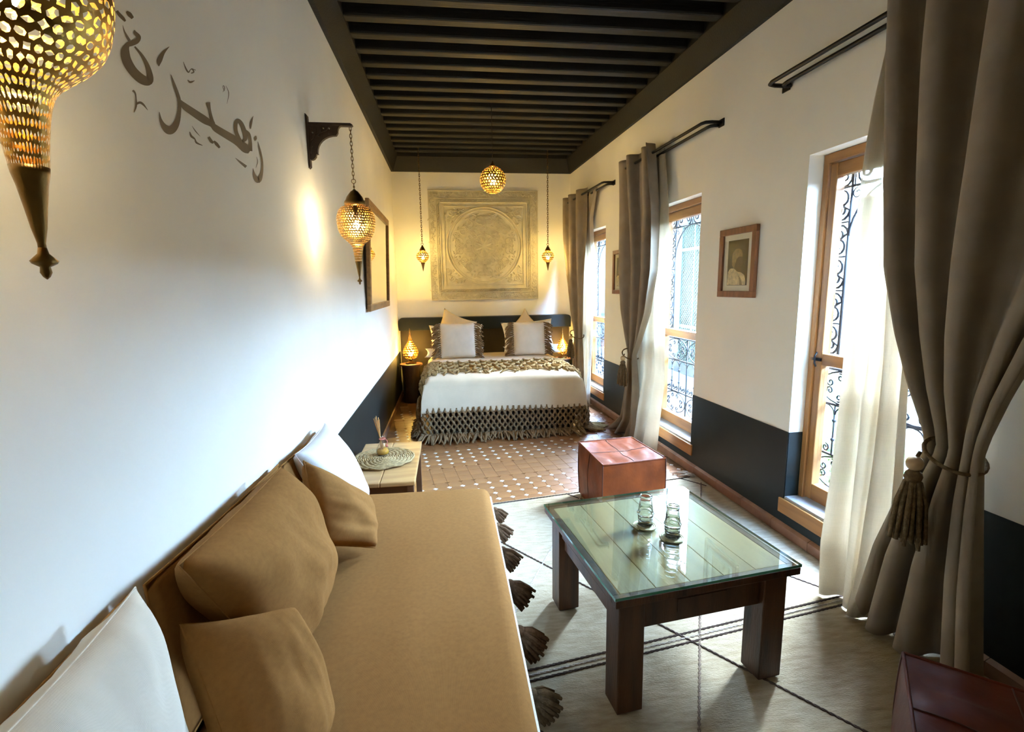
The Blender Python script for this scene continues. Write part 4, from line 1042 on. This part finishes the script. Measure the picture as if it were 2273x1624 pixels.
meobj('mattress', rbox(XL+.02, SX1, -.8, SY1, .17, SZ, .05, 5, 3, .006), tan, db, d0)
MB().box(XL+.03-d0.x, SX1-.02-d0.x, -.78-d0.y, SY1-.03-d0.y, .0, .18).build('base', darkwood, db)
MB().box(SX1-.012-d0.x, SX1+.006-d0.x, -.75-d0.y, SY1-.06-d0.y, .07, .375).build('white_valance', whitefab, db, bev=.004)
tp = [(2.46, .34, .8), (2.36, .30, .95), (2.12, .30, 1.05), (1.85, .30, 1.15), (1.58, .29, 1.2), (1.32, .27, 1.1), (1.06, .28, 1.1)]
for k, (yy, zz, s) in enumerate(tp):
    p = Vector((SX1+.012, yy, zz))-d0
    tassel_mesh(p, .09*s, .042*s, tassel_dk if k < 5 else tassel_tp, db, Vector((.7, rnd.uniform(-.35, .1), -.6)), seed=k+3, n=40)
# ---- cushions on the daybed
GC = 'cushions on the daybed'
def V(*a): return Vector(a)
S0 = SZ+.012
cushion('cushion', whitefab, [V(-.50, 2.18, S0), V(-.455, 2.53, S0), V(-.63, 2.49, .845), V(-.63, 2.0, .85)], .19, 'white cushion leaning on the wall at the far end of the daybed', 'cushion', GC, 41, .06, .009, .002, 26, .36)
cushion('cushion', tan, [V(-.56, 1.87, .865), V(-.505, 1.80, .56), V(-.335, 1.96, S0+.015), V(-.40, 2.22, .56)], .17, 'small tan cushion propped against the white one by the side table', 'cushion', GC, 42, .02, .010, .004, 26, .36)
cushion('cushion', tan, [V(-.49, 1.27, S0+.02), V(-.485, 1.84, S0+.02), V(-.585, 1.70, .905), V(-.585, 1.05, .93)], .24, 'large tan cushion leaning on the wall in the middle of the daybed', 'cushion', GC, 43, .03, .016, .002, 28, .36)
cushion('cushion', tan, [V(-.36, .80, S0+.015), V(-.325, 1.14, S0+.015), V(-.42, 1.195, .715), V(-.625, 1.10, .76)], .17, 'small square tan cushion in front of the large tan one', 'cushion', GC, 44, .04, .007, .002, 26, .36)
cushion('cushion', linen, [V(-.585, .56, S0+.01), V(-.575, 1.0, S0+.01), V(-.60, .935, .955), V(-.60, .54, .93)], .15, 'big off white linen cushion at the near end of the daybed', 'cushion', GC, 45, .05, .012, .002, 26, .36)
cushion('back_cushion', tan, [V(-.655, 1.08, S0), V(-.655, 1.92, S0), V(-.662, 1.90, .845), V(-.662, 1.06, .885)], .035, 'flat tan back cushion against the wall behind the large tan cushion', 'cushion', 'flat back cushions along the wall', 46, .02, .003)
cushion('back_cushion', tan, [V(-.655, .25, S0), V(-.655, 1.03, S0), V(-.662, 1.01, .895), V(-.662, .25, .875)], .035, 'flat tan back cushion against the wall behind the off white cushion', 'cushion', 'flat back cushions along the wall', 47, .02, .003)
cushion('back_cushion', tan, [V(-.655, 1.94, S0), V(-.655, 2.58, S0), V(-.662, 2.56, .80), V(-.662, 1.93, .83)], .035, 'flat tan back cushion against the wall behind the far white cushion', 'cushion', 'flat back cushions along the wall', 48, .02, .003)

# ---- side table, mat, reed diffuser
stb = empty('side_table', (-.425, 3.15, 0)); tag(stb, 'small wooden side table between the daybed and the bed', 'table')
for k in range(2): MB().box(-.2+.2*k+.0005, .2*k-.0005, -.385, .385, .375, .402).build('top_board', sidewood, stb, bev=.006)
for sx in (-.19, .15):
    for sy in (-.37, .33): MB().box(sx, sx+.04, sy, sy+.04, 0, .375).build('leg', sidedark, stb, bev=.003)
for bx_ in ((-.15, .15, -.362, -.342, .31, .375), (-.15, .15, .342, .362, .31, .375), (-.182, -.162, -.33, .33, .31, .375), (.162, .182, -.33, .33, .31, .375)): MB().box(*bx_).build('apron', sidedark, stb)
pm = empty('placemat', (-.45, 3.17, .4065)); tag(pm, 'round woven straw placemat on the wooden side table', 'placemat')
mb = MB(); P = []
for k in range(600):
    a = k*.155; r_ = .006+.0021*a; P.append((r_*math.cos(a), r_*math.sin(a)*1.0, .008+.004*math.sin(k*2.1)))
mb.tube(P, .0075, 5); pmm = mb.build('coil', straw, pm, True)
rd = empty('reed_diffuser', (-.46, 3.22, .424)); tag(rd, 'small glass reed diffuser with wooden sticks on the straw mat', 'diffuser')
MB().lathe([(.028, 0), (.040, .004), (.043, .02), (.040, .04), (.020, .075), (.014, .095), (.016, .12), (.019, .122)], 20).build('bottle', glass_vial, rd, True)
MB().lathe([(.026, .003), (.037, .006), (.039, .022), (.034, .035)], 20).build('oil', oil, rd, True)
for k in range(7): a = 2*PI*k/7; MB().tube([(-.012*math.cos(a), -.012*math.sin(a), .012), (.012*math.cos(a)*1.5-.03, .02*math.sin(a), .235+.01*(k % 3))], .0028, 6).build('reed', reed, rd)
mb = MB().tube([(.018*math.cos(a), .018*math.sin(a), .105) for a in [2*PI*k/12 for k in range(12)]], .004, 5, closed=True); mb.tube([(.018, -.004, .105), (.034, -.012, .09), (.03, -.02, .07)], .003, 5); mb.sphere((.03, -.022, .062), .009, 8, 5); mb.build('ribbon', pinkm, rd, True)

# ---- poufs
def pouf(name, cs, zt, mat, label, bulge, zsink, group='leather poufs'):
    # cs: four top corners (x, y) going round
    cx = sum(c[0] for c in cs)/4; cyy = sum(c[1] for c in cs)/4
    t = empty(name, (cx, cyy, 0)); tag(t, label, 'pouf', group); K = [Vector((c[0]-cx, c[1]-cyy, 0)) for c in cs]; n = 14
    def ringp(s, v):   # s round 0..4, v height 0..1
        i = int(s) % 4; f = s-int(s); p = K[i].lerp(K[(i+1) % 4], f); e = (1-(2*f-1)**2); ee = (1-(2*v-1)**2)
        out = (p.normalized())*(bulge*ee*(.35+.65*e)); return p*(.985-.02*(1-v))+out+Vector((0, 0, zt*v))
    for i in range(4):
        def side(u, v, i=i): return ringp(i+min(u, .99999), v*.985+.004)+ (noise.noise(Vector((u*5+i*7, v*4, 2)))*.006)*Vector((1, 1, 0))
        MB().grid(side, n, n).build('side_panel', mat, t, True)
        P = [ringp(i+k/12*.99999, 1)*1.0 for k in range(13)]; MB().tube([p+Vector((0, 0, -.003)) for p in P], .0055, 6).build('piping', mat, t, True)
        MB().tube([ringp(i, .01+.98*k/10)*1.004 for k in range(11)], .003, 5).build('side_seam', seam_dk, t, True)
    mids = []
    def top(u, v):
        p = K[0]*(1-u)*(1-v)+K[1]*u*(1-v)+K[2]*u*v+K[3]*(1-u)*v; e = ((1-(2*u-1)**2)*(1-(2*v-1)**2)); p = p*.985
        dip = -zsink*e+.010*noise.noise(Vector((u*5, v*5, zt)))*min(1, e*4)+.006*noise.noise(Vector((u*14, v*4, zt+3)))*min(1, e*4)
        edge_b = 4*zsink*0
        return p+Vector((0, 0, zt-.003+dip))
    MB().grid(top, 22, 22).build('top_panel', mat, t, True)
    MB().tube([top(.5, k/14)+Vector((0, 0, .001)) for k in range(15)], .0022, 5).build('top_seam', seam_dk, t, True); MB().tube([top(k/14, .5)+Vector((0, 0, .001)) for k in range(15)], .0022, 5).build('top_seam', seam_dk, t, True)
    MB().add([K[0]*.97+V(0, 0, .004), K[1]*.97+V(0, 0, .004), K[2]*.97+V(0, 0, .004), K[3]*.97+V(0, 0, .004)], [(3, 2, 1, 0)]).build('bottom_panel', mat, t)
    MB().tube([V(*(ringp(i+.5, .01+.98*k/10)*1.002)) for i in (3,) for k in range(11)], .002, 5).build('side_seam', seam_dk, t, True)
    return t
RUGZ = .0175
pf = pouf('leather_pouf', [(.913, 2.835), (1.355, 2.90), (1.301, 3.371), (.889, 3.325)], .40-RUGZ, leather, 'tan leather pouf on the rug edge behind the coffee table', .02, .012); pf.location.z = RUGZ+.001
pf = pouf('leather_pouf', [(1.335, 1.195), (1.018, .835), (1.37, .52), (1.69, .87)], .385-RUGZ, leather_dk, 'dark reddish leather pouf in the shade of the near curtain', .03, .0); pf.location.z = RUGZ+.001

# ---- coffee table
ct = empty('coffee_table', (.827, 1.84, RUGZ)); tag(ct, 'square brown wooden coffee table with a thick glass top', 'table'); c0 = Vector(ct.location)
Q = [oz(1335, 1335, .49), oz(1750, 1254, .49), oz(1538, 1077, .49), oz(1229, 1115, .49)]
Q = [Vector((p.x, p.y, 0))-Vector((c0.x, c0.y, 0)) for p in Q]
xa = (Q[0]+Q[3])/2; 
ctr = sum(Q, Vector((0, 0, 0)))/4
ax = ((Q[1]-Q[0])+(Q[2]-Q[3])).normalized(); ay = Vector((-ax.y, ax.x, 0)); hx = ((Q[1]-Q[0]).length+(Q[2]-Q[3]).length)/4; hy = ((Q[3]-Q[0]).length+(Q[2]-Q[1]).length)/4
ang = math.atan2(ax.y, ax.x); ct.location = c0+ctr; ct.rotation_euler = (0, 0, ang)
TZ = .478-RUGZ
nb = 5
RM = .035
for bx_ in ((-hx, hx, -hy, -hy+RM), (-hx, hx, hy-RM, hy), (-hx, -hx+RM, -hy+RM, hy-RM), (hx-RM, hx, -hy+RM, hy-RM)): MB().box(bx_[0]+.003*(bx_[0] < 0), bx_[1]-.003*(bx_[1] > 0), bx_[2], bx_[3], TZ-.028, TZ).build('top_rim', tablewood, ct, bev=.003)
for k in range(nb): w_ = 2*(hx-RM)/nb; MB().box(-hx+RM+k*w_+.0006, -hx+RM+(k+1)*w_-.0006, -hy+RM, hy-RM, TZ-.026, TZ-.0005).build('top_board', tabletop, ct, bev=.002)
LG = .098
for sx in (-1, 1):
    for sy in (-1, 1):
        x, yv = sx*(hx-.03-LG/2), sy*(hy-.03-LG/2); MB().box(x-LG/2, x+LG/2, yv-LG/2, yv+LG/2, 0.001, TZ-.026).build('leg', tablewood, ct, bev=.004)
for s in (-1, 1):
    MB().box(-hx+.03+LG, hx-.03-LG, s*(hy-.07)-.014, s*(hy-.07)+.014, TZ-.16, TZ-.026).build('apron', tablewood, ct, bev=.003)
    MB().box(s*(hx-.07)-.014, s*(hx-.07)+.014, -hy+.03+LG, hy-.03-LG, TZ-.16, TZ-.026).build('apron', tablewood, ct, bev=.003)
    MB().box(s*(hx-.048)-.004, s*(hx-.048)+.004, -hy+.03+LG, hy-.03-LG, TZ-.10, TZ-.09).build('moulding', tablewood, ct)
MB().box(-.10, .10, -hy+.053, -hy+.057, TZ-.125, TZ-.075).build('carved_lozenge', tablewood, ct)
gl = MB().box(-hx, hx, -hy, hy, TZ+.0008, TZ+.0108); o = gl.build('glass_top', [glass_top, glass_edge], ct)
for p in o.data.polygons: p.material_index = 0 if abs(p.normal.z) > .5 else 1
GZ = RUGZ+TZ+.0108
# ---- bottles / glasses on coasters
def tumbler(u, v, label, lab2):
    p = oz(u, v, GZ); cst = empty('coaster', (p.x, p.y, GZ+.0003)); tag(cst, lab2, 'coaster', 'round straw coasters on the coffee table')
    mb = MB(); P = []
    for k in range(260): a = k*.16; r_ = .003+.0011*a; P.append((r_*math.cos(a), r_*math.sin(a), .0038))
    mb.tube(P, .0036, 5).build('coil', coasterm, cst, True)
    t = empty('glass_carafe', (p.x, p.y, GZ+.0078)); tag(t, label, 'glass', 'stacked drinking glasses on the coffee table')
    MB().lathe([(.024, .0), (.030, .002), (.031, .006), (.029, .012), (.031, .03), (.032, .045), (.0325, .050), (.0285, .051), (.0285, .04), (.026, .015), (.0, .008)], 28, caps=False).build('lower_glass', glass_cup, t, True)
    MB().lathe([(.034, .052), (.036, .056), (.034, .061), (.031, .064), (.025, .105), (.0235, .118), (.0255, .121), (.0265, .126), (.0255, .131), (.022, .133), (.021, .128), (.0225, .105), (.0285, .066), (.0305, .053)], 28, caps=False).build('upper_glass', glass_cup, t, True)
tumbler(1432, 1168, 'clear glass upturned on a coaster near the middle of the coffee table', 'round coaster under the glass nearer the tan pouf')
tumbler(1492, 1194, 'clear glass upturned on a coaster toward the front of the coffee table', 'round coaster under the glass nearer the table front')

# ---- rug
rug = empty('rug', (1.0, 1.8, 0)); tag(rug, 'cream flat woven rug with dark braided diamond lines under the coffee table', 'rug'); g0_ = Vector((1.0, 1.8, 0))
RBZ = .0115; RA = .155; rc, rs = math.cos(RA), math.sin(RA)
fl, frp = Vector((.2, 3.252, 0)), Vector((1.895, 3.512, 0))
def rug_pt(u, v):
    far = fl.lerp(frp, u); near = Vector((.2, -.6, 0)).lerp(Vector((2.06, -.6, 0)), u)
    p = near.lerp(far, v); p.x = min(p.x, XR+SR*p.y-.03)
    p.x += (u > .99)*.006*noise.noise(Vector((p.y*9, 0, 0)))
    p.z = .0062+.001*noise.noise(Vector((p.x*2.1, p.y*2.1, 0)))+.0008*noise.noise(Vector((p.x*30, p.y*60, 0))); return p-g0_
MB().grid(rug_pt, 60, 90).build('weave', rugm, rug, True, solid=.009)
def braid(p0, p1, mat, r=.0036, amp=.0034, name='braid_line'):
    p0, p1 = Vector((p0[0], p0[1], 0)), Vector((p1[0], p1[1], 0)); l = (p1-p0).length; d = (p1-p0)/l; nn = Vector((-d.y, d.x, 0)); n = int(l/.012)
    for s in (1, -1):
        P = [p0+d*l*k/n+nn*s*amp*math.cos(k*1.57)+Vector((0, 0, RBZ+s*.0015*math.sin(k*1.57)))-g0_ for k in range(n+1)]
        MB().tube(P, r, 4).build(name, mat, rug, True)
def inside(p): return .21 < p.x < XR+SR*p.y-.06 and .2 < p.y < 3.24+(p.x-.02)*.153-.02
def line(pt, d, mat):
    pt, d = Vector(pt), Vector(d).normalized(); t0 = t1 = 0
    while inside(pt+d*(t1+.02)): t1 += .02
    while inside(pt-d*(t0+.02)): t0 += .02
    braid(pt-d*t0, pt+d*t1, mat)
A_d, B_d = (.60, -.80), (.47, .88)
sA, sB = Vector((.40, .80)), Vector((.531, -.654)); c1 = Vector((.461, 2.452))
for k in range(-2, 3):
    p = c1+sA*k
    q = [p+sB*j for j in range(-3, 4)]
    q = [x for x in q if inside(x)]
    if q: line((q[0].x, q[0].y), A_d, braidm)
for k in range(-2, 4):
    p = c1+sB*k; q = [x for x in [p+sA*j for j in range(-3, 4)] if inside(x)]
    if q: line((q[0].x, q[0].y), B_d, braidl if k == 0 else braidmid if k == 1 else braidm)
for k, m_ in enumerate((braidm, braidl, braidm)):
    o_ = Vector((-.03, .20))*(.13*k-.05)
    braid((.23+o_.x, 1.665+o_.y), (1.92+o_.x, 1.93+o_.y), m_)
braid((.22, 3.235), (1.86, 3.487), braidm, .004, .003)
r9 = random.Random(5); mb = MB()
for k in range(26):
    s = V(1.86+r9.uniform(-.03, .02), 3.50+r9.uniform(-.02, .03), .014)-g0_; e = s+V(r9.uniform(-.13, -.02), r9.uniform(-.01, .08), 0); e.z = .008+r9.uniform(0, .02)
    mb.tube([s, (s+e)/2+V(0, 0, .008), e], [.007, .006, .003], 4)
mb.build('corner_tassel', braidl, rug, True)
